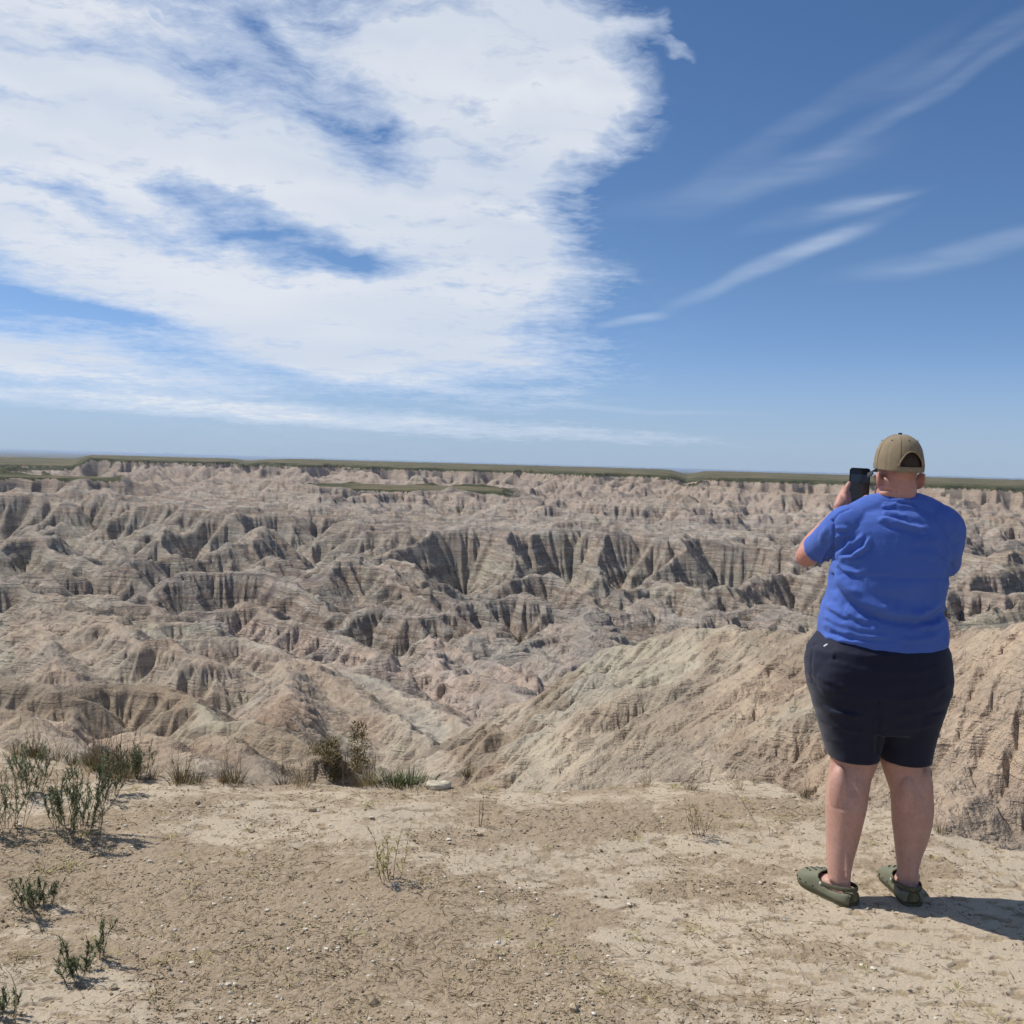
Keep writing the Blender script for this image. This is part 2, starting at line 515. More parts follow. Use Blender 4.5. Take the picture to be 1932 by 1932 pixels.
def erode(z, rr, dth, iters, k, m_exp, talus, rain, hard=None, doublings=11, tstr=.5):
    nr, nt = z.shape
    N = nr * nt
    idx = np.arange(N, dtype=np.int64).reshape(nr, nt)
    drow = np.diff(rr).astype(np.float32)
    dn = np.concatenate([drow, drow[-1:]])[:, None]
    up = np.concatenate([drow[:1], drow])[:, None]
    dc = (rr * dth).astype(np.float32)[:, None]
    offs = [(1, 0), (-1, 0), (0, 1), (0, -1), (1, 1), (1, -1), (-1, 1), (-1, -1)]
    dist = []
    for a, b in offs:
        dr_ = dn if a == 1 else up if a == -1 else 0
        dist.append(np.sqrt(np.broadcast_to(dr_ ** 2 if a else 0 * dc, (nr, 1)) + (dc ** 2 if b else 0 * dc)).astype(np.float32))
    for it in range(iters):
        zp = np.pad(z, 1, constant_values=1e6)
        best = np.zeros_like(z)
        bi = np.full(z.shape, -1, np.int8)
        zmin = np.full_like(z, 1e6)
        cap = np.full_like(z, 1e6)
        for q, (a, b) in enumerate(offs):
            zn = zp[1 + a:1 + a + nr, 1 + b:1 + b + nt]
            s = (z - zn) / dist[q]
            w = s > best
            best = np.where(w, s, best)
            bi = np.where(w, q, bi)
            zmin = np.minimum(zmin, zn)
            if q < 4:
                cap = np.minimum(cap, zn + talus * dist[q])
        do = np.array([a * nt + b for a, b in offs] + [0], dtype=np.int64)
        rec = (idx + do[bi]).ravel()
        pit = (bi.ravel() == -1)
        Rk = rec.copy()
        Rk[pit] = N
        Rk = np.append(Rk, N)
        S = rain.ravel().astype(np.float64)
        for _ in range(doublings):
            add = np.bincount(Rk[:N], weights=S, minlength=N + 1)[:N]
            S2 = S + add
            S = S2
            Rk = Rk[Rk]
        A = S.reshape(nr, nt).astype(np.float32)
        F = k * A ** m_exp
        if hard is not None:
            F = F * hard
        zr = z.ravel()[rec].reshape(nr, nt)
        znew = (z + F * zr) / (1 + F)
        znew = np.where(bi == -1, np.minimum(zmin + 1e-3, z + .3 * dc), znew)
        z = np.minimum(znew, znew - tstr * (znew - cap))
    return z, A


def repose(z, rr, dth, s):
    """let every face slump until nothing is steeper than s (rise over run)"""
    z = z.copy()
    nr, nt = z.shape
    j = np.arange(nt, dtype=np.float32)
    for _ in range(2):
        for rng_, st in ((range(nr), 1), (range(nr - 1, -1, -1), -1)):
            prev = None
            for i in rng_:
                dc = rr[i] * dth
                row = z[i]
                if prev is not None:
                    dr = abs(rr[i] - rr[prev])
                    p = z[prev]
                    row = np.minimum(row, p + s * dr)
                    dd = s * math.hypot(dr, dc)
                    row[1:] = np.minimum(row[1:], p[:-1] + dd)
                    row[:-1] = np.minimum(row[:-1], p[1:] + dd)
                k = s * dc * j
                row = np.minimum.accumulate(row - k) + k
                row = (np.minimum.accumulate((row + k)[::-1]))[::-1] - k
                z[i] = row
                prev = i
    return z


def build_terrain():
    rows = build_rows()
    NR = len(rows)
    rows = rows.astype(np.float32)
    th = np.linspace(TH0, TH1, NTH).astype(np.float32)
    rng = np.random.default_rng(5)
    rc, tc = rows, th[::2]
    nr, nt = len(rc), len(tc)
    RR, TT = np.meshgrid(rc, tc, indexing='ij')
    X0, Y0 = RR * np.sin(TT), RR * np.cos(TT)
    wa = .010
    X = X0 + RR * wa * (perlin(TT * 26, np.log(RR) * 26, 3) + .5 * perlin(TT * 62, np.log(RR) * 62, 4))
    Y = Y0 + RR * wa * 1.6 * (perlin(TT * 26, np.log(RR) * 26, 5) + .5 * perlin(TT * 62, np.log(RR) * 62, 6))
    fl = floor_z(RR).astype(np.float32)
    # dissected base between the traced crests
    b1 = fbm(X / 55, Y / 55, 4, 20, ridged=True)
    base = fl + 4 + 9 * b1 * sstep(RR, 60, 200)
    # stepped bench country beyond the first canyon
    edge = np.interp(TT, [-.58, -.45, -.33, -.24, -.15, -.05, .1, .2, .3, .58], [520, 500, 470, 420, 330, 318, 330, 345, 440, 470])
    wob = fbm(TT * 9, np.log(RR) * 9, 3, 31)
    e2 = edge * (1 + .10 * wob) - 22 * (1 - np.abs(perlin(TT * 30 + wob, RR / 400, 33)) * 3)
    bench = -24.0 + 5.5 * sstep(RR, 300, 600) + 2.0 * fbm(X / 45, Y / 60, 4, 41, ridged=True) * sstep(RR, 330, 420) * (1 - sstep(RR, 520, 600))
    s_in = (RR - e2)
    prof = np.where(s_in > 0, bench, bench + s_in * (.8 + .15 * wob))
    base = np.maximum(base, prof)
    # valley cut between bench and the far wall
    far0 = np.interp(TT, [-.58, -.42, -.36, -.2, -.1, 0, .1, .2, .35, .58], [1250, 1200, 1080, 1080, 1040, 1000, 960, 900, 820, 760])
    far0 = far0 * (1 + .07 * fbm(TT * 14, np.log(RR) * 14, 3, 51))
    cut = -24 - 8 * fbm(X / 90, Y / 90, 3, 61, ridged=True)
    w = sstep(RR, 620, 720) * (1 - sstep(RR, far0 * .9, far0))
    tbl = np.interp(TT, [-.58, -.3, -.27, -.22, .0, .04, .58], [1, 1, .2, 1, 1, .1, .0])
    base = np.where(w > 0, np.maximum(np.minimum(base, base + (cut - base) * w * .8), -40), base)
    # far wall of pale hills rising to the grass covered mesa
    topz = np.interp(TT, [-.58, -.40, -.385, -.26, -.25, -.235, .15, .165, .18, .58], [-17, -15, -5.2, -5.2, -9, -5.6, -5.0, -10.5, -6.0, -5.6])
    lob = np.abs(perlin(X / 62 + .6 * perlin(X / 40, Y / 40, 77), Y / 210, 71)) * 1.6
    lob2 = np.abs(perlin(X / 24 + .5 * perlin(X / 20, Y / 20, 78), Y / 90, 74)) * 1.6
    dr_ = RR - far0 - 90 - 150 * lob - 34 * lob2
    topz = topz + 4.2 * sstep(RR, 1100, 2500) * sstep(TT, -.25, -.2) * (1 - np.exp(-((TT - .165) / .012) ** 2))
    hill = np.clip(topz - 5.5 + dr_ * .27, -30, topz - 3.4 - 4.5 * lob)
    rim = far0 + 150 + 90 * lob + 40 * fbm(X / 50, Y / 50, 3, 72)
    mesa = np.where(RR > rim, topz + .4 * fbm(X / 200, Y / 200, 2, 75), topz - (rim - RR) * .30)
    base = np.where(RR > far0, np.maximum(np.maximum(base, hill), mesa), base)
    tmask = np.zeros_like(RR)
    # grassy tables standing on the bench
    for (t0, t1, r0, r1, zt) in ((-.205, .012, 600, 760, -15.6), (-.62, -.345, 690, 800, -15.4)):
        tw = .012
        inside = np.minimum(np.minimum((TT - t0) * RR, (t1 - TT) * RR), np.minimum(RR - r0, r1 - RR)) + 14 * fbm(X / 40, Y / 40, 3, 81)
        tz = np.minimum(zt + .35 * sstep(inside, 0, 40), zt + inside * .5)
        base = np.where(inside > -30, np.maximum(base, tz), base)
        tmask = np.maximum(tmask, sstep(inside, 0, 14))
    z = base.astype(np.float32)
    lnr = np.log(rc)
    srng = random.Random(8)

    def stamp(p0, p1, slope, rho, reach):
        xm, ym = (p0[0] + p1[0]) / 2, (p0[1] + p1[1]) / 2
        half = math.hypot(p1[0] - p0[0], p1[1] - p0[1]) / 2 + reach
        r = math.hypot(xm, ym)
        i0, i1 = np.searchsorted(rc, [max(r - half * 1.05 - .02 * r, 7), r + half * 1.05 + .02 * r])
        da = math.asin(min(.95, (half * 1.05 / max(r, 1) + .02)))
        a = math.atan2(xm, ym)
        j0, j1 = np.searchsorted(tc, [a - da, a + da])
        if i1 <= i0 or j1 <= j0:
            return
        x = X[i0:i1, j0:j1]
        y = Y[i0:i1, j0:j1]
        dx, dy = p1[0] - p0[0], p1[1] - p0[1]
        L2 = dx * dx + dy * dy + 1e-6
        t = np.clip(((x - p0[0]) * dx + (y - p0[1]) * dy) / L2, 0, 1)
        ex, ey = x - p0[0] - t * dx, y - p0[1] - t * dy
        d2 = ex * ex + ey * ey
        zz = p0[2] + (p1[2] - p0[2]) * t - slope * (np.sqrt(d2 + rho * rho) - rho)
        sub = z[i0:i1, j0:j1]
        np.maximum(sub, zz, out=sub)

    def ridge(P, slope, rshare, nsp, spl, level=0):
        for a, b in zip(P[:-1], P[1:]):
            r = math.hypot(a[0], a[1])
            zf = float(floor_z(r))
            reach = max(2.0, (max(a[2], b[2]) - zf) / slope)
            stamp(a, b, slope, rshare * r, reach)
        if nsp <= 0:
            return
        cum = [0]
        for a, b in zip(P[:-1], P[1:]):
            cum.append(cum[-1] + math.hypot(b[0] - a[0], b[1] - a[1]))
        tot = cum[-1]
        n = nsp * 2
        for q in range(n):
            t = (q + .5 + srng.uniform(-.3, .3)) / n * tot
            k = max(i for i in range(len(cum)) if cum[i] <= t)
            k = min(k, len(P) - 2)
            f = (t - cum[k]) / max(cum[k + 1] - cum[k], 1e-6)
            a, b = np.array(P[k]), np.array(P[k + 1])
            p = a + (b - a) * f
            dv = (b - a)[:2] / (np.linalg.norm((b - a)[:2]) + 1e-9)
            side = 1 if q % 2 else -1
            nrm = np.array([-dv[1], dv[0]]) * side
            down = dv * (1 if b[2] < a[2] else -1)
            dr_ = nrm + down * srng.uniform(-.1, .6)
            dr_ /= np.linalg.norm(dr_)
            r = math.hypot(p[0], p[1])
            relief = max(3.0, p[2] - float(floor_z(r)))
            Ls = min(relief / .62, tot * spl) * srng.uniform(.6, 1.1)
            dz = srng.uniform(.48, .66) * slope
            q0 = p + np.array([0, 0, -.01 * r])
            pts = [q0]
            for s_ in range(3):
                dr_ = dr_ + np.array([-dr_[1], dr_[0]]) * srng.uniform(-.3, .3)
                dr_ /= np.linalg.norm(dr_)
                last = pts[-1]
                pts.append(np.array([last[0] + dr_[0] * Ls / 3, last[1] + dr_[1] * Ls / 3, last[2] - dz * Ls / 3]))
            ridge([tuple(v) for v in pts], slope * 1.08, rshare * .6, 2 if level == 0 else 0, .5, level + 1)

    for pts, s, rd, sp, sl_ in crestlines():
        s = s * (.70 if pts[0][2] > 65 else .9)
        P = [tuple(at_r(*p)) for p in pts]
        ridge(P, s, rd, sp, sl_)
    # our own promontory falling away below the rim
    rimz = -1.1 - (RR - 7) * .95
    z = np.maximum(z, rimz.astype(np.float32))
    # roughness that seeds the rills
    rel = RR * .0016
    soft = (1 - .97 * sstep(z - topz, -4.5, -2.0) * (RR > 850)) * (1 - sstep(RR, 1500, 1900)) * (1 - .97 * tmask)
    nz = (.5 * cell_area_noise(nr, nt, 14, 9, rng) * np.interp(RR, [7, 60, 150, 700], [.0, .3, .8, 2.0]) + .8 * cell_area_noise(nr, nt, 7, 7, rng)
          + .7 * cell_area_noise(nr, nt, 3, 3.2, rng))
    z = z + nz * rel * np.interp(RR, [7, 60, 110, 300], [.07, .33, .52, .65]) * soft
    # long parallel rills down the near spur
    cc, dd = X0 * .80 - Y0 * .60, X0 * .60 + Y0 * .80
    ril = -np.abs(perlin(cc * .55 + .5 * perlin(cc * .3, dd * .1, 101), dd * .05, 100)) * .36 - np.abs(perlin(cc * 1.5 + .6 * perlin(cc * .5, dd * .2, 103), dd * .1, 102)) * .20
    z = z + ril * sstep(TT, -.12, 0.0) * (1 - sstep(RR, 44, 56)) * sstep(RR, 12, 18)
    flat_hard = 1 - .93 * ((RR > 560) & (z > -16.2) & (z > -19)).astype(np.float32) * (np.abs(np.gradient(z, axis=0)) / np.gradient(rc)[:, None] < .06)
    flat_hard = flat_hard * (1 - .97 * tmask).astype(np.float32)
    rain = np.ones_like(z)
    print('ridges', time.time() - T0)
    # broad branching valleys first, worked out on a thinned grid, then finer and finer channels
    for st_, its, kk, tal, sa in ((5, 26, .03, .70, .0085), (2, 22, .024, .90, .0036)):
        zs = z[::st_, ::st_]
        ns = cell_area_noise(zs.shape[0], zs.shape[1], 5, 5, rng) + .7 * cell_area_noise(zs.shape[0], zs.shape[1], 2.2, 2.2, rng)
        rs_ = rc[::st_]
        near = np.interp(rs_, [7, 40, 55, 100, 200, 300], [.0, .04, .20, .42, .65, .95])[:, None].astype(np.float32)
        z1 = zs + ns * rs_[:, None] * sa * near * soft[::st_, ::st_]
        z1, _ = erode(z1, rs_, float(tc[st_] - tc[0]), its, kk * near, .45, tal + .5 * (1 - near), np.ones_like(z1), flat_hard[::st_, ::st_], 9, .9)
        dl = z1 - zs
        ri = np.clip(np.arange(nr) / st_, 0, dl.shape[0] - 1.001)
        ci = np.clip(np.arange(nt) / st_, 0, dl.shape[1] - 1.001)
        r0 = ri.astype(int); c0 = ci.astype(int)
        fr = (ri - r0)[:, None].astype(np.float32); fc = (ci - c0)[None].astype(np.float32)
        t_ = dl[r0] * (1 - fr) + dl[np.minimum(r0 + 1, dl.shape[0] - 1)] * fr
        z = z + t_[:, c0] * (1 - fc) + t_[:, np.minimum(c0 + 1, dl.shape[1] - 1)] * fc
    z, A = erode(z, rc, float(tc[1] - tc[0]), 16, .008 * np.interp(rc, [7, 42, 52, 120, 300], [.15, .25, 1.0, 1.1, 1.0])[:, None].astype(np.float32), .66, 1.05, rain, flat_hard, 10, .9)
    far_ = np.interp(RR, [40, 90], [0, 1]).astype(np.float32)
    z = z * (1 - far_) + repose(z, rc, float(tc[1] - tc[0]), 1.15) * far_
    print('coarse erosion', time.time() - T0)
    # to the full grid
    NTf = NTH

    def up2(a, nrow, ncol):
        ri = np.clip(np.arange(nrow) * 1.0, 0, a.shape[0] - 1)
        ci = np.clip(np.arange(ncol) / 2, 0, a.shape[1] - 1)
        r0 = np.floor(ri).astype(int); r1 = np.minimum(r0 + 1, a.shape[0] - 1); fr = (ri - r0)[:, None].astype(np.float32)
        c0 = np.floor(ci).astype(int); c1 = np.minimum(c0 + 1, a.shape[1] - 1); fc = (ci - c0)[None].astype(np.float32)
        t_ = a[r0] * (1 - fr) + a[r1] * fr
        return t_[:, c0] * (1 - fc) + t_[:, c1] * fc
    z = up2(z, NR, NTf)
    RR, TT = np.meshgrid(rows, th, indexing='ij')
    X, Y = RR * np.sin(TT), RR * np.cos(TT)
    hardf = up2(flat_hard.astype(np.float32), NR, NTf)
    z = z + (cell_area_noise(NR, NTf, 5, 3.2, rng) + .5 * cell_area_noise(NR, NTf, 2.4, 1.7, rng)) * RR * .00055 * (.15 + .85 * hardf)
    z, A = erode(z, rows, float(th[1] - th[0]), 10, .03 * np.interp(rows, [7, 45, 60, 120, 300], [.7, .8, 1.3, .9, .8])[:, None].astype(np.float32), .5, 1.25, np.ones_like(z), hardf, 9, .8)
    z = repose(z, rows, float(th[1] - th[0]), 1.55)
    print('fine erosion', time.time() - T0)
    z0 = z.copy()
    # harder beds stand out as ledges, the softer ones lie back
    zz = np.arange(-60, 6, .02)
    lr = np.random.default_rng(21)
    der = np.zeros_like(zz)
    for thick, amp in ((3.4, .45), (1.3, .65), (.5, .7)):
        e = -60.0
        while e < 6:
            h = thick * lr.uniform(.4, 1.7)
            i0, i1 = np.searchsorted(zz, [e, e + h])
            der[i0:i1] += amp * lr.choice([-1, -.4, .2, 1.3]) * lr.uniform(.5, 1)
            e += h
    der = np.exp(der * .9)
    cum = np.cumsum(der) * .02
    # remove the drift so that crests keep their height
    bw = int(7 / .02)
    ker = np.ones(bw) / bw
    cum = cum - np.convolve(np.pad(cum - zz, (bw // 2, bw - 1 - bw // 2), mode='edge'), ker, 'valid')
    zw = z + .35 * perlin(X / 40, Y / 40, 90) + .02 * X
    st = np.interp(zw, zz, cum - zz).astype(np.float32)
    amp = .6 * (.35 + .65 * sstep(perlin(X / 60, Y / 60, 91), -.5, .4)) * hardf
    amp = amp * np.interp(RR, [7, 30, 60, 120], [.22, .35, .8, 1.0])
    z = z + st * amp
    # colour of the beds
    ck = np.random.default_rng(4)
    band_z = [-60]
    while band_z[-1] < 6:
        band_z.append(band_z[-1] + ck.uniform(.2, 1.3))
    band_z = np.array(band_z)

    def base_col(zc):
        # pale tan on top, brick tinted beds at the middle, grey and greenish white below
        stops = [(-60, (172, 160, 142)), (-34, (175, 163, 145)), (-26, (174, 161, 144)), (-21, (174, 159, 143)), (-18.5, (175, 159, 143)),
                 (-15.5, (174, 161, 141)), (-14.0, (173, 158, 138)), (-12.9, (175, 154, 132)), (-12.0, (172, 158, 136)), (-9.8, (172, 158, 136)),
                 (-9.0, (174, 154, 131)), (-7.5, (172, 158, 136)), (-5.5, (177, 160, 137)), (-3.5, (184, 163, 139)), (0, (187, 166, 142))]
        zs = [s[0] for s in stops]
        return np.array([np.interp(zc, zs, [s[1][k] for s in stops]) for k in range(3)])
    mids = band_z
    jit = np.clip(ck.normal(0, 1, len(mids)), -1.6, 1.6)
    bc = base_col(mids).T
    bc = bc + jit[:, None] * np.array([9, 9, 9]) + ck.normal(0, 1, (len(mids), 1)) * np.array([1.2, -.6, -.9])
    zc = (z0 + .35 * perlin(X / 40, Y / 40, 90) + .02 * X + .12 * cell_area_noise(NR, NTf, 9, 5, rng)).ravel()
    bi = np.searchsorted(band_z, zc) - 1
    bi = np.clip(bi, 0, len(band_z) - 2)
    f = (zc - band_z[bi]) / (band_z[bi + 1] - band_z[bi])
    f = sstep(f, .7, 1.0)[:, None]
    colr = bc[bi] * (1 - f) + bc[bi + 1] * f
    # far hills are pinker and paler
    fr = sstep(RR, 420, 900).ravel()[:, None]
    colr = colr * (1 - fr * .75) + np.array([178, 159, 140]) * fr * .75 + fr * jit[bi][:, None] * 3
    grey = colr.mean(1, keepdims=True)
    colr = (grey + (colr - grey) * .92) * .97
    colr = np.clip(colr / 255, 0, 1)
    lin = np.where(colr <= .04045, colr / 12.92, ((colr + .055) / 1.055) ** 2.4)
    # vegetation: mesa tops, their shoulders, and gully floors
    gz = np.gradient(z, axis=0) / np.gradient(rows)[:, None]
    gt = np.gradient(z, axis=1) / (RR * (th[1] - th[0]))
    slope = np.sqrt(gz ** 2 + gt ** 2)
    vn = fbm(X / 25, Y / 25, 3, 95)
    tmf = up2(tmask.astype(np.float32), NR, NTf)
    veg = tmf * (1 - sstep(slope, .5, .9))
    topz_f = np.interp(TT, [-.58, -.40, -.385, -.26, -.25, -.235, .15, .165, .18, .58], [-17, -15, -5.2, -5.2, -9, -5.6, -5.0, -10.5, -6.0, -5.6])
    fz = sstep(z - topz_f, -6.6, -4.6) * (RR > 850)
    veg = np.maximum(veg, fz * (1 - sstep(slope, .5, .8) * sstep(-(z - topz_f), 2.5, 4.5)))
    gul = sstep(np.log(A + 1), 3.6, 5.2) * sstep(vn, -.1, .5) * (RR > 55) * (RR < 560) * .75
    far_g = sstep(vn, .15, .5) * (RR > 860) * sstep(np.log(A + 1), 1.5, 3.5) * .8
    veg = np.maximum(veg, np.maximum(gul, far_g))
    dry_top = np.maximum(sstep(RR, 900, 1300) * (z > topz_f - 1.0), tmf * sstep(-slope, -.12, -.03))  # flat grassy tops that take the dry grass colour
    V = np.stack([X, Y, z], -1).reshape(-1, 3)
    mat = terrain_material()
    me = mesh_from_arrays('badlands_hills', V, grid_faces(NR, NTf)[:, ::-1].copy(), mat)
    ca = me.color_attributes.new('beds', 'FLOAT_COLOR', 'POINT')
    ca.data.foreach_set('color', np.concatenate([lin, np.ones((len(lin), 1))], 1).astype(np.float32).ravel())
    va = me.attributes.new('plants', 'FLOAT', 'POINT')
    va.data.foreach_set('value', veg.astype(np.float32).ravel())
    ta = me.attributes.new('mesa_top', 'FLOAT', 'POINT')
    ta.data.foreach_set('value', dry_top.astype(np.float32).ravel())
    link('badlands_hills', me, kind='structure', label='eroded banded badlands hills and canyons', cat='hills')
    print('terrain', NR, NTf, time.time() - T0)
    return rows, th, z


def terrain_material():
    m, nt, b = new_mat('badlands_clay', 0.95, 0.12)
    pos = nt.n('ShaderNodeNewGeometry').outputs['Position']
    vlen = nt.n('ShaderNodeVectorMath', operation='LENGTH', ins={0: pos}).outputs['Value']
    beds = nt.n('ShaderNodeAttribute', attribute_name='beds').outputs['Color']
    plants = nt.n('ShaderNodeAttribute', attribute_name='plants').outputs['Fac']
    mtop = nt.n('ShaderNodeAttribute', attribute_name='mesa_top').outputs['Fac']
    # fine lamination stretched level
    lam = nt.n('ShaderNodeMapping', ins={'Vector': pos, 'Scale': (.12, .12, 3.2)})
    n1 = nt.noise(lam, 1.0, 6, .65)
    n2 = nt.noise(pos, .9, 6, .65)
    n3 = nt.noise(pos, .12, 4, .6)
    c = nt.mix(nt.smooth(n1, .35, .65), nt.mix(1.0, beds, (.84, .84, .85, 1), 'MULTIPLY'), nt.mix(1.0, beds, (1.13, 1.12, 1.10, 1), 'MULTIPLY'))
    c = nt.mix(nt.smooth(n2, .3, .7), nt.mix(1.0, c, (.90, .90, .91, 1), 'MULTIPLY'), nt.mix(1.0, c, (1.08, 1.08, 1.07, 1), 'MULTIPLY'))
    c = nt.mix(nt.smooth(n3, .35, .65), nt.mix(1.0, c, (.95, .98, 1.0, 1), 'MULTIPLY'), nt.mix(1.0, c, (1.06, 1.0, .96, 1), 'MULTIPLY'))
    # beds of lilac grey mudstone and pale ash
    n4 = nt.noise(nt.n('ShaderNodeMapping', ins={'Vector': pos, 'Scale': (.045, .045, .22)}), 1.0, 6, .7)
    c = nt.mix(nt.smooth(n4, .54, .66, 0.0, .75), c, nt.mix(n2, srgb(112, 102, 97), srgb(150, 138, 130)))
    c = nt.mix(nt.smooth(n4, .44, .34, 0.0, .55), c, nt.mix(n2, srgb(176, 166, 142), srgb(206, 197, 172)))
    # scrub and grass
    gn = nt.noise(pos, .35, 5, .7)
    gsp = nt.noise(pos, 1.6, 3, .6)
    green = nt.mix(nt.smooth(gn, .35, .65), srgb(62, 66, 42), srgb(92, 90, 62))
    dry = nt.mix(nt.smooth(gn, .3, .7), srgb(104, 96, 72), srgb(136, 122, 94))
    big = nt.noise(pos, .012, 5, .65)
    dry = nt.mix(nt.smooth(big, .42, .60), dry, srgb(84, 84, 58))
    green = nt.mix(mtop, green, dry)
    green = nt.mix(nt.smooth(nt.noise(pos, .03, 4, .7), .5, .62), green, nt.mix(1.0, green, (.72, .78, .72, 1), 'MULTIPLY'))
    f = nt.math('ADD', plants, nt.math('MULTIPLY', nt.math('SUBTRACT', gsp, .5), 1.4))
    f = nt.math('MULTIPLY', nt.smooth(f, .38, .62), nt.smooth(plants, .02, .15))
    c = nt.mix(f, c, green)
    nt.put(b.inputs['Base Color'], c)
    # relief too fine for the mesh, in proportion to how near it is
    h1 = nt.noise(pos, 5.5, 5, .7)
    h2 = nt.noise(lam, 2.6, 5, .7)
    h3 = nt.noise(pos, .8, 5, .7)
    hh = nt.math('ADD', nt.math('MULTIPLY', h1, .05), nt.math('MULTIPLY', h2, .11))
    hh = nt.math('ADD', hh, nt.math('MULTIPLY', h3, .13))
    dist_k = nt.smooth(vlen, 50, 170)
    # crumbly crevices of the popcorn clay
    cr = nt.math('ABSOLUTE', nt.math('SUBTRACT', nt.noise(pos, 1.9, 5, .6, .6), .5))
    cr = nt.math('MINIMUM', cr, .09)
    cr2 = nt.math('MINIMUM', nt.math('ABSOLUTE', nt.math('SUBTRACT', nt.noise(pos, 6.5, 4, .6, .4), .5)), .10)
    hh = nt.math('ADD', hh, nt.math('MULTIPLY', cr, nt.math('MULTIPLY_ADD', dist_k, .6, .30)))
    hh = nt.math('ADD', hh, nt.math('MULTIPLY', cr2, .22))
    # flutes worn down the faces and ragged ledges, larger than the crumbs
    fl1 = nt.n('ShaderNodeMapping', ins={'Vector': pos, 'Scale': (1.1, 1.1, .14)})
    fl2 = nt.n('ShaderNodeMapping', ins={'Vector': pos, 'Scale': (.38, .38, .07)})
    fa = nt.math('MINIMUM', nt.math('ABSOLUTE', nt.math('SUBTRACT', nt.noise(fl1, 1.0, 4, .6, .3), .5)), .16)
    fb = nt.math('MINIMUM', nt.math('ABSOLUTE', nt.math('SUBTRACT', nt.noise(fl2, 1.0, 5, .62, .3), .5)), .18)
    led = nt.n('ShaderNodeMapping', ins={'Vector': pos, 'Scale': (.05, .05, 1.3)})
    lg = nt.smooth(nt.noise(led, 1.0, 5, .7), .44, .56)
    hh = nt.math('ADD', hh, nt.math('MULTIPLY', fa, nt.math('MULTIPLY_ADD', dist_k, .8, .25)))
    hh = nt.math('ADD', hh, nt.math('MULTIPLY', fb, nt.math('MULTIPLY_ADD', dist_k, .7, .15)))
    hh = nt.math('ADD', hh, nt.math('MULTIPLY', lg, nt.math('MULTIPLY_ADD', dist_k, .32, .06)))
    bn = nt.n('ShaderNodeBump', ins={'Strength': .9, 'Distance': 1.0, 'Height': hh})
    nt.put(b.inputs['Normal'], bn)
    return m


TROWS, TTH, TZ = build_terrain()


def terrain_z(x, y):
    r, a = math.hypot(x, y), math.atan2(x, y)
    i = min(max(np.searchsorted(TROWS, r), 1), len(TROWS) - 1)
    j = min(max(np.searchsorted(TTH, a), 1), len(TTH) - 1)
    return float(TZ[i - 1:i + 1, j - 1:j + 1].mean())


# ------------------------------------------------------------------ the plain far beyond
def build_plain():
    m, nt, b = new_mat('prairie', 1.0, 0.05)
    pos = nt.n('ShaderNodeNewGeometry').outputs['Position']
    n1 = nt.noise(pos, .00045, 6, .6)
    n2 = nt.noise(pos, .004, 4, .6)
    c = nt.mix(nt.smooth(n1, .4, .6), srgb(58, 66, 50), srgb(120, 110, 84))
    c = nt.mix(nt.smooth(n2, .5, .7), c, srgb(140, 126, 104))
    nt.put(b.inputs['Base Color'], c)
    n = 96
    rr = np.concatenate([[0], np.geomspace(400, 90000, 60)])
    a = np.linspace(0, 2 * math.pi, n, endpoint=False)
    X = rr[:, None] * np.sin(a)[None]
    Y = rr[:, None] * np.cos(a)[None]
    Z = np.full_like(X, -75.0) + 12 * perlin(X / 2600, Y / 2600, 7)
    V = np.stack([X, Y, Z], -1).reshape(-1, 3)
    me = mesh_from_arrays('plain', V, grid_faces(len(rr), n, True)[:, ::-1].copy(), m)
    link('plain', me, kind='structure')


build_plain()
# ------------------------------------------------------------------ the ledge we stand on
EDGE = [(-20, 1395), (0, 1398), (120, 1425), (260, 1452), (400, 1462), (560, 1468), (700, 1470), (820, 1474), (900, 1480), (1000, 1484), (1100, 1488),
        (1200, 1476), (1330, 1466), (1450, 1474), (1560, 1500), (1700, 1535), (1820, 1566), (1932, 1590), (2000, 1610)]


def edge_r(th):
    """distance of the rim for an azimuth"""
    return np.interp(th, EDGE_A, EDGE_R)


_e = [on_ground(px, py, 0.0) for px, py in EDGE]
EDGE_A = np.array([math.atan2(p[0], p[1]) for p in _e])
EDGE_R = np.array([math.hypot(p[0], p[1]) for p in _e])


def ground_profile(x, y):
    r = np.hypot(x, y)
    a = np.arctan2(x, y)
    er = edge_r(a) + .10 * perlin(x * 2.2, y * 2.2, 201) + .05 * perlin(x * 6, y * 6, 202)
    over = r - er
    z = .035 * perlin(x * .7, y * .7, 203) + .012 * perlin(x * 2.3, y * 2.3, 204)
    z = z * sstep(r, 1.0, 2.5)
    # a low swell along the rim, then the drop
    z = z + .015 * np.exp(-((over + .5) / .3) ** 2) * (x < 1.2)
    z = z - np.where(over > -.12, 1.25 * (np.sqrt((over + .12) ** 2 + .10 ** 2) - .10), 0)
    return z, over


def patchiness(x, y):
    """1 = rough brown crumbly soil with litter, 0 = pale smooth trodden clay"""
    p = fbm(x * .75 + 3, y * 1.1, 4, 210) * 1.1 + .75 * fbm(x * 2.6, y * 4.2, 4, 214, gain=.65) + .35 * fbm(x * 9, y * 15, 3, 217, gain=.65)
    # large parts as in the place: rough at the left and centre, smooth where people walk at the right and near
    m = -.10 + .42 * np.exp(-(((x + .35) / 1.2) ** 2 + ((y - 3.5) / 1.0) ** 2)) + .25 * np.exp(-(((x - .7) / 1.1) ** 2 + ((y - 5.0) / .45) ** 2)) \
        - .55 * sstep(x * .9 - (y - 3.2) * .5, .35, 1.6) - .25 * sstep(-y, -2.9, -2.3) + .25 * sstep(-x, .8, 1.6) * sstep(y, 3, 4)
    return sstep(p + m, -.55, .50)


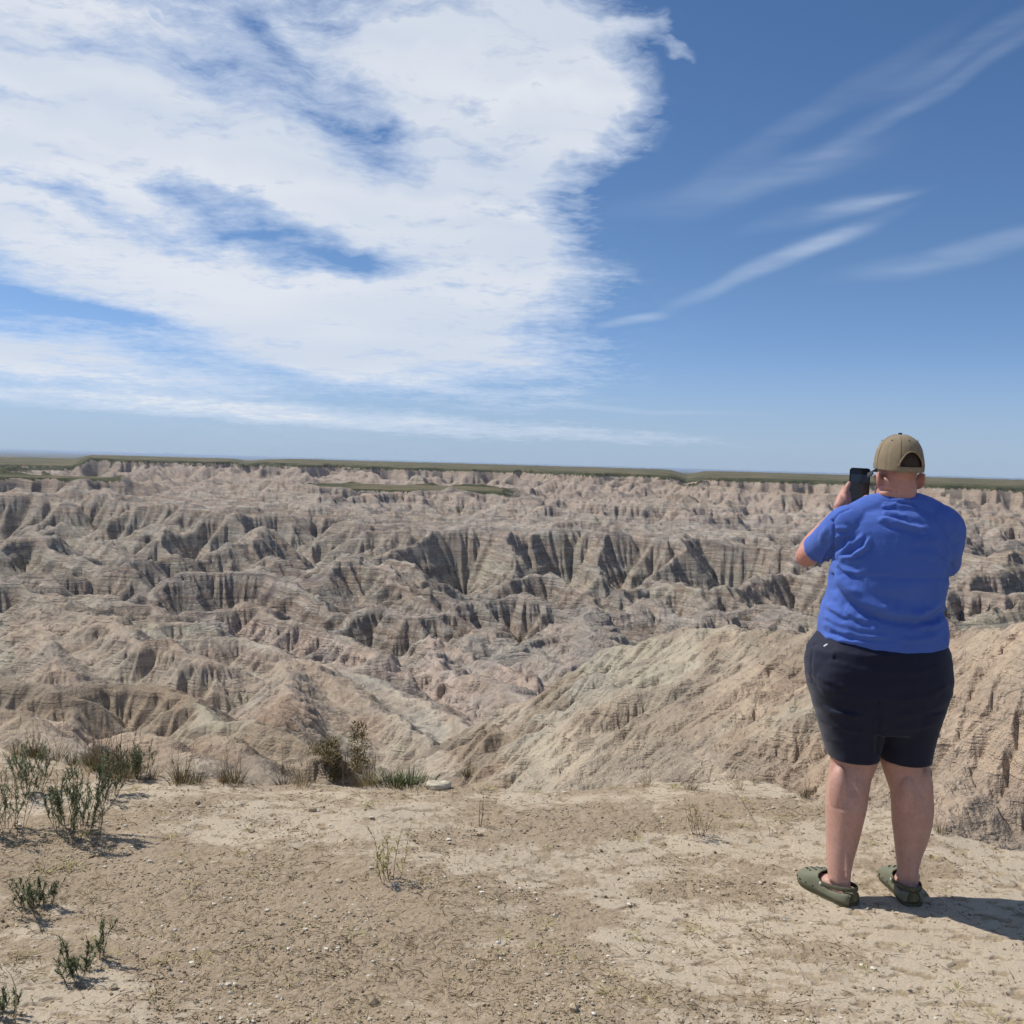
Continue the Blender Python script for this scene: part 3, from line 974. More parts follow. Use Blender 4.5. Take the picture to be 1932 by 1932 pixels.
def build_ground():
    # fine sheet, finer where nearer
    ny, nx = 900, 1000
    ys = np.concatenate([np.linspace(1.2, 2.2, 20, endpoint=False), np.geomspace(2.2, 8.2, ny - 20)])
    us = np.linspace(-1, 1, nx)
    Y = np.repeat(ys[:, None], nx, 1)
    half = .66 * ys + .5
    us = np.concatenate([np.linspace(-3.2, -1, 70, endpoint=False), us, np.linspace(1, 3.2, 71)[1:]])
    nx = len(us)
    Y = np.repeat(ys[:, None], nx, 1)
    X = us[None] * half[:, None]
    z, over = ground_profile(X, Y)
    pt = patchiness(X, Y)
    fine = .0045 * fbm(X * 14, Y * 14, 3, 220)
    crumb = fbm(X * 34, Y * 38, 3, 225, gain=.65)
    crumb2 = perlin(X * 70, Y * 70, 229)
    z = z + fine * (.4 + pt) + pt * (.007 * sstep(crumb, -.1, .5) * sstep(perlin(X * 4, Y * 5, 231), -.5, .4) + .004 * crumb2 * sstep(perlin(X * 9, Y * 9, 230), -.3, .3))
    # broken crust of the smooth clay: shallow chips with crisp rims
    cn = fbm(X * 9, Y * 16, 3, 235)
    chip = sstep(cn, .20, .26)
    z = z - chip * .008 * (1 - pt)
    V = np.stack([X, Y, z], -1).reshape(-1, 3)
    m, nt, b = new_mat('dry_clay', 0.97, 0.1)
    pos = nt.n('ShaderNodeNewGeometry').outputs['Position']
    rough = nt.n('ShaderNodeAttribute', attribute_name='crumbly').outputs['Fac']
    chips = nt.n('ShaderNodeAttribute', attribute_name='chips').outputs['Fac']
    n1 = nt.noise(pos, 3.0, 6, .65)
    n2 = nt.noise(pos, 28, 5, .7)
    n3 = nt.noise(pos, 120, 3, .7)
    pale = nt.mix(n1, srgb(178, 161, 138), srgb(202, 186, 161))
    brown = nt.mix(n2, srgb(148, 130, 107), srgb(182, 163, 138))
    ff = nt.smooth(nt.math('ADD', rough, nt.math('MULTIPLY', nt.math('SUBTRACT', n2, .5), .9)), .3, .7)
    c = nt.mix(ff, pale, brown)
    chipc = nt.mix(n2, srgb(138, 119, 94), srgb(166, 146, 116))
    c = nt.mix(nt.math('MULTIPLY', chips, .75), c, chipc)
    c = nt.mix(nt.smooth(n3, .25, .75), nt.mix(1.0, c, (.86, .86, .86, 1), 'MULTIPLY'), nt.mix(1.0, c, (1.1, 1.1, 1.1, 1), 'MULTIPLY'))
    nt.put(b.inputs['Base Color'], c)
    hh = nt.math('ADD', nt.math('MULTIPLY', nt.noise(pos, 60, 5, .7), .010), nt.math('MULTIPLY', nt.noise(pos, 260, 3, .7), .0035))
    bn = nt.n('ShaderNodeBump', ins={'Strength': .8, 'Distance': 1.0, 'Height': hh})
    nt.put(b.inputs['Normal'], bn)
    me = mesh_from_arrays('ground', V, grid_faces(ny, nx), m)
    for nm, arr in (('crumbly', pt), ('chips', chip * (1 - pt))):
        a = me.attributes.new(nm, 'FLOAT', 'POINT')
        a.data.foreach_set('value', arr.astype(np.float32).ravel())
    link('ground', me, kind='structure')
    # the same ground carried on behind and beside us
    X2, Y2 = np.meshgrid(np.linspace(-14, 14, 60), np.linspace(-14, 1.4, 34))
    z2 = .03 * perlin(X2 * .5, Y2 * .5, 203) - .012
    me2 = mesh_from_arrays('ground_behind', np.stack([X2, Y2, z2], -1).reshape(-1, 3), grid_faces(34, 60), m)
    link('ground_behind', me2, kind='structure')


build_ground()


def gz(x, y):
    z, _ = ground_profile(np.array([float(x)]), np.array([float(y)]))
    return float(z[0])


def g_at(px, py):
    """where the view ray through a point meets the ledge"""
    z = 0.0
    for _ in range(6):
        p = on_ground(px, py, z)
        z = gz(p[0], p[1])
    return p[0], p[1], z


# ------------------------------------------------------------------ loose gravel and litter on it
def scatter_points(n, seed, dens):
    rg = np.random.default_rng(seed)
    out = []
    got = 0
    while got < n:
        y = 2.3 * (6.4 / 2.3) ** rg.uniform(0, 1, n)
        x = rg.uniform(-.62, .62, n) * (y + .3)
        a = np.arctan2(x, y)
        ok = (np.hypot(x, y) < edge_r(a) + .05) & (rg.uniform(0, 1, n) < dens(x, y))
        out.append(np.stack([x[ok], y[ok]], 1))
        got += ok.sum()
    return np.concatenate(out)[:n]


def ico():
    bm = bmesh.new()
    bmesh.ops.create_icosphere(bm, subdivisions=1, radius=1)
    V = np.array([v.co[:] for v in bm.verts])
    F = np.array([[v.index for v in f.verts] for f in bm.faces])
    bm.free()
    return V, F


ICO_V, ICO_F = ico()


def rocks_mesh(name, pts, sizes, mat, seed, sink=.25, tint=None):
    rg = np.random.default_rng(seed)
    n = len(pts)
    z, _ = ground_profile(pts[:, 0], pts[:, 1])
    V = np.repeat(ICO_V[None], n, 0)
    V = V * (1 + rg.uniform(-.28, .28, (n, len(ICO_V), 1)))
    sc = sizes[:, None] * np.stack([rg.uniform(.7, 1.25, n), rg.uniform(.7, 1.25, n), rg.uniform(.45, .85, n)], 1)
    V = V * sc[:, None, :]
    a = rg.uniform(0, 6.28, n)
    ca, sa = np.cos(a)[:, None], np.sin(a)[:, None]
    x = V[..., 0] * ca - V[..., 1] * sa
    y = V[..., 0] * sa + V[..., 1] * ca
    V = np.stack([x + pts[:, :1], y + pts[:, 1:], V[..., 2] + (z + sizes * sink)[:, None]], -1).reshape(-1, 3)
    F = (ICO_F[None] + (np.arange(n) * len(ICO_V))[:, None, None]).reshape(-1, 3)
    me = mesh_from_arrays(name, V, F, mat, smooth=False)
    ca_ = me.color_attributes.new('tone', 'FLOAT_COLOR', 'POINT')
    t = rg.uniform(0, 1, n)
    col = np.repeat(np.stack([t, t, t, np.ones(n)], 1)[:, None], len(ICO_V), 1).reshape(-1, 4)
    ca_.data.foreach_set('color', col.astype(np.float32).ravel())
    return me


def tone_mat(name, c0, c1, rough=.95):
    m, nt, b = new_mat(name, rough, .15)
    t = nt.n('ShaderNodeAttribute', attribute_name='tone').outputs['Fac']
    pos = nt.n('ShaderNodeNewGeometry').outputs['Position']
    c = nt.mix(t, c0, c1)
    c = nt.mix(1.0, c, nt.mix(nt.noise(pos, 90, 3, .6), (.75, .75, .75, 1), (1.15, 1.15, 1.15, 1)), 'MULTIPLY')
    nt.put(b.inputs['Base Color'], c)
    return m


def build_gravel():
    den = lambda x, y: .06 + .94 * patchiness(x, y) * np.clip(.45 + fbm(x * 2.4, y * 2.4, 3, 240) * 1.4, 0, 1)
    m1 = tone_mat('clod_soil', srgb(138, 122, 99), srgb(190, 173, 144))
    m2 = tone_mat('white_pebble', srgb(188, 176, 154), srgb(226, 218, 200))
    rg = np.random.default_rng(3)
    p = scatter_points(22000, 41, den)
    s = .0022 + .0036 * rg.power(.35, len(p)) ** 2
    link('soil_crumbs', rocks_mesh('soil_crumbs', p, s + .0009 * rg.exponential(1, len(p)), m1, 5), kind='stuff',
         label='brown crumbs of dry soil strewn over the ledge', cat='soil crumbs')
    p = scatter_points(1500, 43, lambda x, y: den(x, y) ** 1.5)
    s = .003 + .0022 * rg.exponential(1, len(p)).clip(0, 3.2)
    link('pebbles', rocks_mesh('pebbles', p, s, m2, 6), kind='stuff', label='small whitish pebbles scattered on the dry ledge', cat='pebbles')


def litter(name, n, seed, dens, lmin, lmax, rad, mat, lift, label, cat, steep):
    """thin bent straws and twigs, each a three sided rod of four rings"""
    rg = np.random.default_rng(seed)
    P = scatter_points(n, seed, dens)
    z, _ = ground_profile(P[:, 0], P[:, 1])
    L = rg.uniform(lmin, lmax, n) * rg.uniform(.4, 1, n)
    a = rg.uniform(0, 6.28, n)
    el = np.abs(rg.normal(0, steep, n)).clip(0, 1.35)
    bend = rg.normal(0, .5, (n, 3))
    bel = rg.normal(-.25, .3, (n, 3))
    cur = np.stack([P[:, 0], P[:, 1], z + lift], 1)
    rings = []
    for k in range(4):
        rr_ = rad * (1 - .22 * k) * (.6 + .8 * rg.uniform(0, 1, n) if False else 1)
        side = np.stack([-np.sin(a), np.cos(a), np.zeros(n)], 1)
        upv = np.array([0, 0, 1.0])
        ring = [cur + rr_ * (math.cos(q) * side + math.sin(q) * upv) for q in (0.5, 2.6, 4.7)]
        rings.append(np.stack(ring, 1))
        if k < 3:
            d = np.stack([np.cos(a) * np.cos(el), np.sin(a) * np.cos(el), np.sin(el)], 1)
            cur = cur + d * (L / 3)[:, None]
            cur[:, 2] = np.maximum(cur[:, 2], z + lift * .6)
            a = a + bend[:, k]
            el = np.clip(el + bel[:, k], -.3, 1.4)
    V = np.stack(rings, 1)            # n,4,3,3
    V = V.reshape(-1, 3)
    f = []
    for k in range(3):
        for q in range(3):
            f.append([k * 3 + q, k * 3 + (q + 1) % 3, (k + 1) * 3 + (q + 1) % 3, (k + 1) * 3 + q])
    F = (np.array(f)[None] + (np.arange(n) * 12)[:, None, None]).reshape(-1, 4)
    me = mesh_from_arrays(name, V, F, mat)
    t = rg.uniform(0, 1, n)
    ca_ = me.color_attributes.new('tone', 'FLOAT_COLOR', 'POINT')
    ca_.data.foreach_set('color', np.repeat(np.stack([t, t, t, t * 0 + 1], 1)[:, None], 12, 1).astype(np.float32).ravel())
    link(name, me, kind='stuff', label=label, cat=cat)


def build_litter():
    den = lambda x, y: .10 + .9 * patchiness(x, y) * np.clip(.5 + fbm(x * 1.6, y * 1.6, 3, 250) * 1.6, 0, 1)
    straw = tone_mat('straw', srgb(150, 128, 92), srgb(214, 198, 158))
    dark = tone_mat('dead_twig', srgb(84, 70, 54), srgb(140, 122, 96))
    litter('dry_straw', 9000, 51, den, .02, .085, .0011, straw, .002, 'bleached bits of dead grass lying on the ledge', 'dry grass', .25)
    litter('dead_twigs', 3600, 52, den, .02, .11, .0014, dark, .003, 'short dark dead twigs lying on the ledge', 'twigs', .35)


build_gravel()
build_litter()
print('ground', time.time() - T0)
# ------------------------------------------------------------------ plants
def leaf_mat(name, c0, c1, rough=.7):
    m, nt, b = new_mat(name, rough, .25)
    t = nt.n('ShaderNodeAttribute', attribute_name='tone').outputs['Fac']
    nt.put(b.inputs['Base Color'], nt.mix(t, c0, c1))
    return m


SAGE = leaf_mat('sage_leaf', srgb(72, 79, 50), srgb(126, 130, 92))
GREEN = leaf_mat('green_leaf', srgb(66, 78, 42), srgb(116, 122, 78))
DRY = leaf_mat('dry_blade', srgb(148, 130, 92), srgb(206, 190, 146), .85)
OLIVE = leaf_mat('olive_leaf', srgb(92, 82, 54), srgb(138, 120, 82))
YEL = leaf_mat('yellow_weed', srgb(150, 140, 84), srgb(190, 180, 120))
STEM = leaf_mat('woody_stem', srgb(96, 80, 60), srgb(146, 126, 98), .9)


def blades_mesh(name, base, dirs, L, W, mat, rg, curl=.3, segs=3):
    """n thin blades: base (n,3), unit directions (n,3), lengths, widths; drooping towards the tip"""
    n = len(base)
    up = np.array([0, 0, 1.0])
    side = np.cross(dirs, up) + rg.normal(0, .3, (n, 3))
    side /= np.linalg.norm(side, axis=1)[:, None] + 1e-9
    V = np.zeros((n, segs + 1, 2, 3))
    for k in range(segs + 1):
        t = k / segs
        c = base + dirs * (L * t)[:, None] - up * (curl * L * t * t)[:, None] + dirs * 0
        w = W * (1 - t ** 1.6) * (.55 + 1.2 * t * (1 - t) * 2) + 1e-4
        V[:, k, 0] = c - side * w[:, None]
        V[:, k, 1] = c + side * w[:, None]
    f = [[2 * k, 2 * k + 1, 2 * k + 3, 2 * k + 2] for k in range(segs)]
    F = (np.array(f)[None] + (np.arange(n) * (segs + 1) * 2)[:, None, None]).reshape(-1, 4)
    me = mesh_from_arrays(name, V.reshape(-1, 3), F, mat)
    t = rg.uniform(0, 1, n)
    ca = me.color_attributes.new('tone', 'FLOAT_COLOR', 'POINT')
    ca.data.foreach_set('color', np.repeat(np.stack([t, t, t, t * 0 + 1], 1)[:, None], (segs + 1) * 2, 1).astype(np.float32).ravel())
    return me


def rods_mesh(name, paths, radii, mat, rg):
    V, F, T = [], [], []
    for P, r in zip(paths, radii):
        P = np.array(P)
        o = len(V)
        n = len(P)
        for k in range(n):
            t = P[min(k + 1, n - 1)] - P[max(k - 1, 0)]
            t = t / (np.linalg.norm(t) + 1e-9)
            s = np.cross(t, [.3, .2, 1.0]); s /= np.linalg.norm(s) + 1e-9
            w = np.cross(t, s)
            q = r * (1 - .75 * k / max(n - 1, 1))
            for a in (0, 2.094, 4.189):
                V.append(P[k] + q * (math.cos(a) * s + math.sin(a) * w))
        for k in range(n - 1):
            for a in range(3):
                F.append([o + k * 3 + a, o + k * 3 + (a + 1) % 3, o + (k + 1) * 3 + (a + 1) % 3, o + (k + 1) * 3 + a])
        T += [rg.uniform()] * (n * 3)
    me = mesh_from_arrays(name, np.array(V), np.array(F), mat)
    ca = me.color_attributes.new('tone', 'FLOAT_COLOR', 'POINT')
    T = np.array(T)
    ca.data.foreach_set('color', np.stack([T, T, T, T * 0 + 1], 1).astype(np.float32).ravel())
    return me


def shoots(rg, n, h, spread, crook=.25, segs=6, base_r=.02):
    out = []
    for _ in range(n):
        a = rg.uniform(0, 6.28)
        lean = spread * math.sqrt(rg.uniform(0, 1))
        d = np.array([math.cos(a) * lean, math.sin(a) * lean, 1.0])
        d /= np.linalg.norm(d)
        p = np.array([math.cos(a), math.sin(a), 0]) * base_r * rg.uniform()
        L = h * rg.uniform(.55, 1.0)
        pts = [p.copy()]
        for k in range(segs):
            d = d + rg.normal(0, crook / segs ** .5, 3) * .5 + np.array([0, 0, .06])
            d /= np.linalg.norm(d)
            p = p + d * L / segs
            pts.append(p.copy())
        out.append(pts)
    return out


def shrub(name, seed, h, spread, nst, nleaf, llen, lwid, leafmat, label, cat, loc, group=None, up_lean=.7, side=.8, branch=2, stem_r=.0015, curl=.1, base_r=.03, leaf_from=.15):
    nleaf = int(nleaf * 2.1)
    rg = np.random.default_rng(seed)
    st = shoots(rg, nst, h, spread, base_r=base_r)
    br = []
    for s in st:
        for _ in range(branch):
            k = rg.integers(1, len(s) - 1)
            a = rg.uniform(0, 6.28)
            d = np.array([math.cos(a) * .6, math.sin(a) * .6, .9]); d /= np.linalg.norm(d)
            p = s[k]
            L = h * rg.uniform(.15, .35)
            pts = [p]
            for q in range(3):
                d = d + np.array([0, 0, .15]) + rg.normal(0, .12, 3)
                d /= np.linalg.norm(d)
                pts.append(pts[-1] + d * L / 3)
            br.append(pts)
    allp = st + br
    root = bpy.data.objects.new(name, None)
    COL.objects.link(root)
    root.location = loc
    root.empty_display_size = .05
    tag(root, label, cat, group)
    link('stems', rods_mesh('stems', allp, [stem_r] * len(st) + [stem_r * .6] * len(br), STEM, rg), root)
    # leaves close along the shoots, pointing up and out
    idx = rg.integers(0, len(allp), nleaf)
    B, D = [], []
    for i in idx:
        s = allp[i]
        t = (leaf_from + (1 - leaf_from) * rg.uniform() ** .8) * (len(s) - 1)
        k = min(int(t), len(s) - 2)
        p = np.array(s[k]) * (1 - t + k) + np.array(s[k + 1]) * (t - k)
        ax = np.array(s[k + 1]) - np.array(s[k]); ax /= np.linalg.norm(ax) + 1e-9
        d = ax * up_lean + rg.normal(0, 1, 3) * side * .6
        d /= np.linalg.norm(d)
        B.append(p); D.append(d)
    B, D = np.array(B), np.array(D)
    link('leaves', blades_mesh('leaves', B, D, llen * rg.uniform(.5, 1, nleaf), lwid * rg.uniform(.7, 1.1, nleaf), leafmat, rg, curl), root)
    return root


def tuft(name, seed, h, n, mat, label, cat, loc, group=None, spread=.5, wid=.0012, curl=.35, stalks=0, base_r=.02):
    rg = np.random.default_rng(seed)
    a = rg.uniform(0, 6.28, n)
    l = spread * np.sqrt(rg.uniform(0, 1, n))
    D = np.stack([np.cos(a) * l, np.sin(a) * l, np.ones(n)], 1)
    D /= np.linalg.norm(D, axis=1)[:, None]
    B = np.stack([np.cos(a), np.sin(a), a * 0], 1) * base_r * rg.uniform(0, 1, n)[:, None]
    me = blades_mesh('blades', B, D, h * rg.uniform(.35, 1, n), np.full(n, wid), mat, rg, curl, 4)
    if stalks == 0:
        return link(name, me, loc=loc, label=label, cat=cat, group=group)
    root = bpy.data.objects.new(name, None)
    COL.objects.link(root)
    root.location = loc
    tag(root, label, cat, group)
    link('blades', me, root)
    sh = shoots(rg, stalks, h * 1.5, spread * .6, .3)
    br = []
    for s in sh:
        for _ in range(5):
            k = rg.integers(2, len(s) - 1)
            d = rg.normal(0, 1, 3) * .5 + np.array([0, 0, 1]); d /= np.linalg.norm(d)
            br.append([s[k], s[k] + d * h * .12, s[k] + d * h * .2 + np.array([0, 0, h * .06])])
    link('stalks', rods_mesh('stalks', sh + br, [.0014] * len(sh) + [.0008] * len(br), STEM, rg), root)
    return root


def gp(px, py, dz=-.004):
    x, y, z = g_at(px, py)
    return (x, y, z + dz)


def hgt(px, py0, py1):
    """height in metres of something standing at (px, py0) whose top shows at py1"""
    x, y, z = g_at(px, py0)
    return (py0 - py1) / (FOC * 1932) * y * 1.02


def build_plants():
    # the separate green plants of the near ledge
    shrub('sage_plant', 1, hgt(68, 1720, 1650), 1.0, 16, 900, .022, .0017, SAGE, 'low bushy grey-green plant at the left edge, nearest but one', 'plant', gp(70, 1716), branch=3, base_r=.05)
    shrub('sage_plant', 2, hgt(160, 1840, 1762), .55, 9, 620, .022, .0017, SAGE, 'nearest small grey-green plant with one tall shoot leaning right', 'plant', gp(150, 1842), branch=3, base_r=.05)
    shrub('sage_plant', 12, hgt(185, 1830, 1728), .25, 4, 260, .018, .0020, SAGE, 'thin upright grey-green sprig beside the nearest small plant', 'plant', gp(186, 1812), branch=2, base_r=.03)
    shrub('sage_plant', 3, hgt(155, 1585, 1430), .38, 18, 1500, .030, .0019, SAGE, 'tall upright grey-green plant, the largest on the ledge', 'plant', gp(150, 1583), branch=3, base_r=.09)
    shrub('sage_plant', 4, hgt(128, 1560, 1445), .45, 10, 700, .028, .0018, SAGE, 'grey-green plant crowded against the left of the tallest plant', 'plant', gp(118, 1560), branch=3, base_r=.06)
    shrub('sage_plant', 5, hgt(262, 1466, 1388), .40, 14, 900, .026, .0018, SAGE, 'feathery grey-green plant on the rim right of the tallest plant', 'plant', gp(258, 1468), branch=3, base_r=.07)
    shrub('sage_plant', 6, hgt(210, 1500, 1410), .40, 9, 560, .026, .0018, SAGE, 'sparse grey-green plant between the tallest plant and the rim', 'plant', gp(205, 1505), branch=3, base_r=.05)
    shrub('sage_plant', 7, hgt(20, 1570, 1400), .45, 16, 1200, .030, .0018, SAGE, 'tall grey-green plant cut by the left edge of the view', 'plant', gp(8, 1572), branch=3, base_r=.10)
    shrub('sage_plant', 8, hgt(55, 1510, 1392), .5, 12, 900, .028, .0017, SAGE, 'green brush on the rim at the far left', 'plant', gp(52, 1500), branch=3, base_r=.08)
    shrub('sage_plant', 9, hgt(5, 1925, 1860), .6, 8, 420, .020, .0017, SAGE, 'small grey-green plant in the bottom left corner', 'plant', gp(-2, 1915), branch=3, base_r=.04)
    shrub('yellow_weed', 10, hgt(735, 1665, 1570), .55, 9, 330, .020, .0018, YEL, 'yellowish half dead weed in the middle of the ledge', 'weed', gp(735, 1664), branch=3, base_r=.05, leaf_from=.3)
    shrub('dry_weed', 11, hgt(1325, 1580, 1500), .5, 8, 160, .022, .0014, DRY, 'dry weed on the brown swell left of the man', 'weed', gp(1322, 1578), branch=3, base_r=.04, leaf_from=.3)
    # green grass just over the rim by the pale stone
    for k, (px, py, top, lab) in enumerate([(742, 1482, 1440, 'left'), (775, 1484, 1438, 'right')]):
        x, y, z = g_at(px, 1484)
        tuft('green_grass', 60 + k, .155, 260, GREEN, 'bright green grass clump at the rim, the %s of two' % ('left' if k == 0 else 'right'), 'grass clump', (x * 1.01, y * 1.01, z - .02), spread=.8, wid=.0018, curl=.3, base_r=.11)
    x, y, z = g_at(885, 1487)
    tuft('green_grass', 63, .17, 300, GREEN, 'dull green grass clump right of the pale stone', 'grass clump', (x * 1.02, y * 1.02, z - .05), spread=.9, wid=.002, curl=.25, base_r=.08)
    # stalk in the bottom left corner
    x, y, z = gp(28, 1930)
    rg = np.random.default_rng(5)
    me = rods_mesh('dead_stalk', [[np.array([0, 0, 0]), np.array([.003, 0, .05]), np.array([.002, 0, .11]), np.array([-.012, .0, .15]), np.array([-.03, 0, .17])],
                                  [np.array([.0, 0, .06]), np.array([-.02, 0, .09]), np.array([-.03, .0, .14])]], [.003, .0015], DRY, rg)
    link('dead_stalk', me, loc=(x, y, z), label='pale bent dead stalk in the bottom left corner', cat='stalk')
    # tall bare stalks standing on the rim
    for k, (px, py, top, lab) in enumerate([(648, 1484, 1392, 'tallest bare dry stalk on the rim left of centre'), (1190, 1478, 1405, 'bare forked dry stalk on the rim at the middle'),
                                            (905, 1560, 1490, 'thin dry stalk right of the pale stone'), (222, 1470, 1372, 'long pale grass stalk leaning over the rim at the left')]):
        h = hgt(px, py, top)
        rg = np.random.default_rng(80 + k)
        sh = shoots(rg, 2, h, .18, .3)
        br = []
        for s in sh:
            for _ in range(6):
                i = rg.integers(2, len(s) - 1)
                d = rg.normal(0, 1, 3) * .45 + np.array([0, 0, 1]); d /= np.linalg.norm(d)
                br.append([s[i], s[i] + d * h * .10, s[i] + d * h * .16 + np.array([0, 0, h * .05])])
        me = rods_mesh('bare_stalk', sh + br, [.0026, .0022] + [.0012] * len(br), STEM, rg)
        link('bare_stalk', me, loc=gp(px, py), label=lab, cat='stalk')
    # dry grass tufts in a row along the rim and over the ledge
    protos = []
    for k in range(5):
        protos.append((tuft('dry_tuft', 100 + k, .15, 70, DRY if k % 2 else OLIVE, 'dry grass tuft standing along the rim of the ledge', 'grass tuft', (0, 0, 0),
                            'dry grass tufts along the rim', spread=.55, wid=.0011, stalks=3, base_r=.04)))
    rg = random.Random(3)
    used = set()
    spots = []
    for _ in range(105):
        a_px = rg.choice([rg.uniform(-10, 320), rg.uniform(300, 720), rg.uniform(330, 700), rg.uniform(700, 1560), rg.uniform(1760, 1960), rg.uniform(20, 240)])
        py = np.interp(a_px, [p[0] for p in EDGE], [p[1] for p in EDGE]) + abs(rg.gauss(0, 9)) + 3
        dens_small = 1.0 if a_px < 720 else .55
        spots.append((a_px, py, rg.uniform(.65, 1.5) * dens_small))
    for n, (px, py, s) in enumerate(spots):
        k = n % 5
        o = protos[k] if k not in used else copy_tree(protos[k])
        used.add(k)
        o.location = gp(px, py, -.008)
        o.rotation_euler = (0, 0, rg.uniform(0, 6.28))
        o.scale = (s, s, s)
    protos2 = []
    for k in range(5):
        protos2.append(tuft('dead_weed', 200 + k, .07, 26, DRY if k % 2 else YEL, 'small dead weed lying on the bare clay of the ledge', 'weed', (0, 0, 0),
                            'small dead weeds over the ledge', spread=1.5, wid=.0011, curl=.5, base_r=.02))
    used = set()
    n = 0
    while n < 180:
        y = rg.uniform(2.5, 5.6)
        x = rg.uniform(-.55, .5) * y
        if math.hypot(x, y) > float(edge_r(math.atan2(x, y))) - .1 or (abs(x - 1.5) < .3 and abs(y - 4.15) < .35):
            continue
        dpt = float(patchiness(np.array([x]), np.array([y]))[0])
        if rg.uniform(0, 1) > .12 + .9 * dpt:
            continue
        k = n % 5
        o = protos2[k] if k not in used else copy_tree(protos2[k])
        used.add(k)
        s = rg.uniform(.45, 1.25)
        o.location = (x, y, gz(x, y) - .003)
        o.rotation_euler = (0, 0, rg.uniform(0, 6.28))
        o.scale = (s, s, s * rg.uniform(.6, 1.1))
        n += 1
    # the pale stone on the rim
    bm = bmesh.new()
    bmesh.ops.create_icosphere(bm, subdivisions=4, radius=1)
    for v in bm.verts:
        q = v.co
        n_ = float(perlin(np.array([q.x * 1.7 + 5]), np.array([q.y * 1.7 + q.z * 2]), 400)[0])
        q.z = max(min(q.z, .80 + .35 * n_ + .3 * q.x), -.6)
        v.co = Vector((q.x * (1 + .16 * n_), q.y * (1 + .14 * n_), q.z * (1 + .1 * n_)))
        v.co = Vector((v.co.x * .068, v.co.y * .045, v.co.z * .032))
    me = bpy.data.meshes.new('pale_stone')
    bm.to_mesh(me)
    bm.free()
    me.polygons.foreach_set('use_smooth', np.full(len(me.polygons), True))
    me.materials.append(flat_mat('pale_limestone', srgb(196, 184, 160), .95, .1, .15, 25, .002, 60))
    x, y, z = g_at(827, 1487)
    link('pale_stone', me, loc=(x, y, z + .012), label='flat pale stone lying on the rim of the ledge', cat='stone')
    # a few clods large enough to pick out
    pr = [(372, 1515, .022), (590, 1530, .020), (905, 1575, .016), (240, 1612, .018), (706, 1895, .018), (1083, 1907, .022), (455, 1757, .014), (530, 1745, .014), (640, 1665, .016), (318, 1830, .014), (215, 1865, .016), (940, 1700, .012)]
    m1 = bpy.data.materials['clod_soil']
    for k, (px, py, s) in enumerate(pr):
        P = g_at(px, py)
        me = rocks_mesh('clod', np.array([[0.0, 0.0]]), np.array([s]), m1, 70 + k)
        o = link('clod', me, loc=(P[0], P[1], P[2] - gz(0, 0)), label='fist sized clod of dry soil lying on the ledge', cat='clod', group='larger clods on the ledge')


def terrain_hit(px, py, r0=12, r1=900):
    d = ray(px, py)
    d = d / math.hypot(d[0], d[1])
    r = r0
    while r < r1:
        p = EYE + d * r
        if terrain_z(p[0], p[1]) > p[2]:
            return p, r
        r *= 1.004
    return None, None


def crown_mesh(name, seed, n, rx, rz, leaf, mat, lobes=11):
    rg = np.random.default_rng(seed)
    cs = rg.normal(0, .62, (lobes, 3)) * np.array([rx, rx, rz * .6]) + np.array([0, 0, rz * .55])
    rs = rg.uniform(.22, .5, lobes) * rx
    i = rg.integers(0, lobes, n)
    d = rg.normal(0, 1, (n, 3)); d /= np.linalg.norm(d, axis=1)[:, None]
    B = cs[i] + d * (rs[i] * rg.uniform(.45, 1.05, n))[:, None]
    B[:, 2] = np.abs(B[:, 2]) * .9 + .02 * rz
    D = d + rg.normal(0, .5, (n, 3)) + np.array([0, 0, .4]); D /= np.linalg.norm(D, axis=1)[:, None]
    return blades_mesh(name, B, D, np.full(n, leaf) * rg.uniform(.6, 1.3, n), np.full(n, leaf * .22), mat, rg, .1, 2)


def trunk_mesh(seed, h):
    rg = np.random.default_rng(seed)
    return rods_mesh('trunk', shoots(rg, 6, h, .8, .3, base_r=.08), [.035] * 6, STEM, rg)


def bush(name, seed, loc, w, h, n, mat, label, cat, group=None, leaf=.07):
    root = bpy.data.objects.new(name, None)
    COL.objects.link(root)
    root.location = loc
    tag(root, label, cat, group)
    link('crown', crown_mesh('crown', seed, n, w, h, leaf, mat), root)
    link('trunk', trunk_mesh(seed, h * .8), root)
    return root


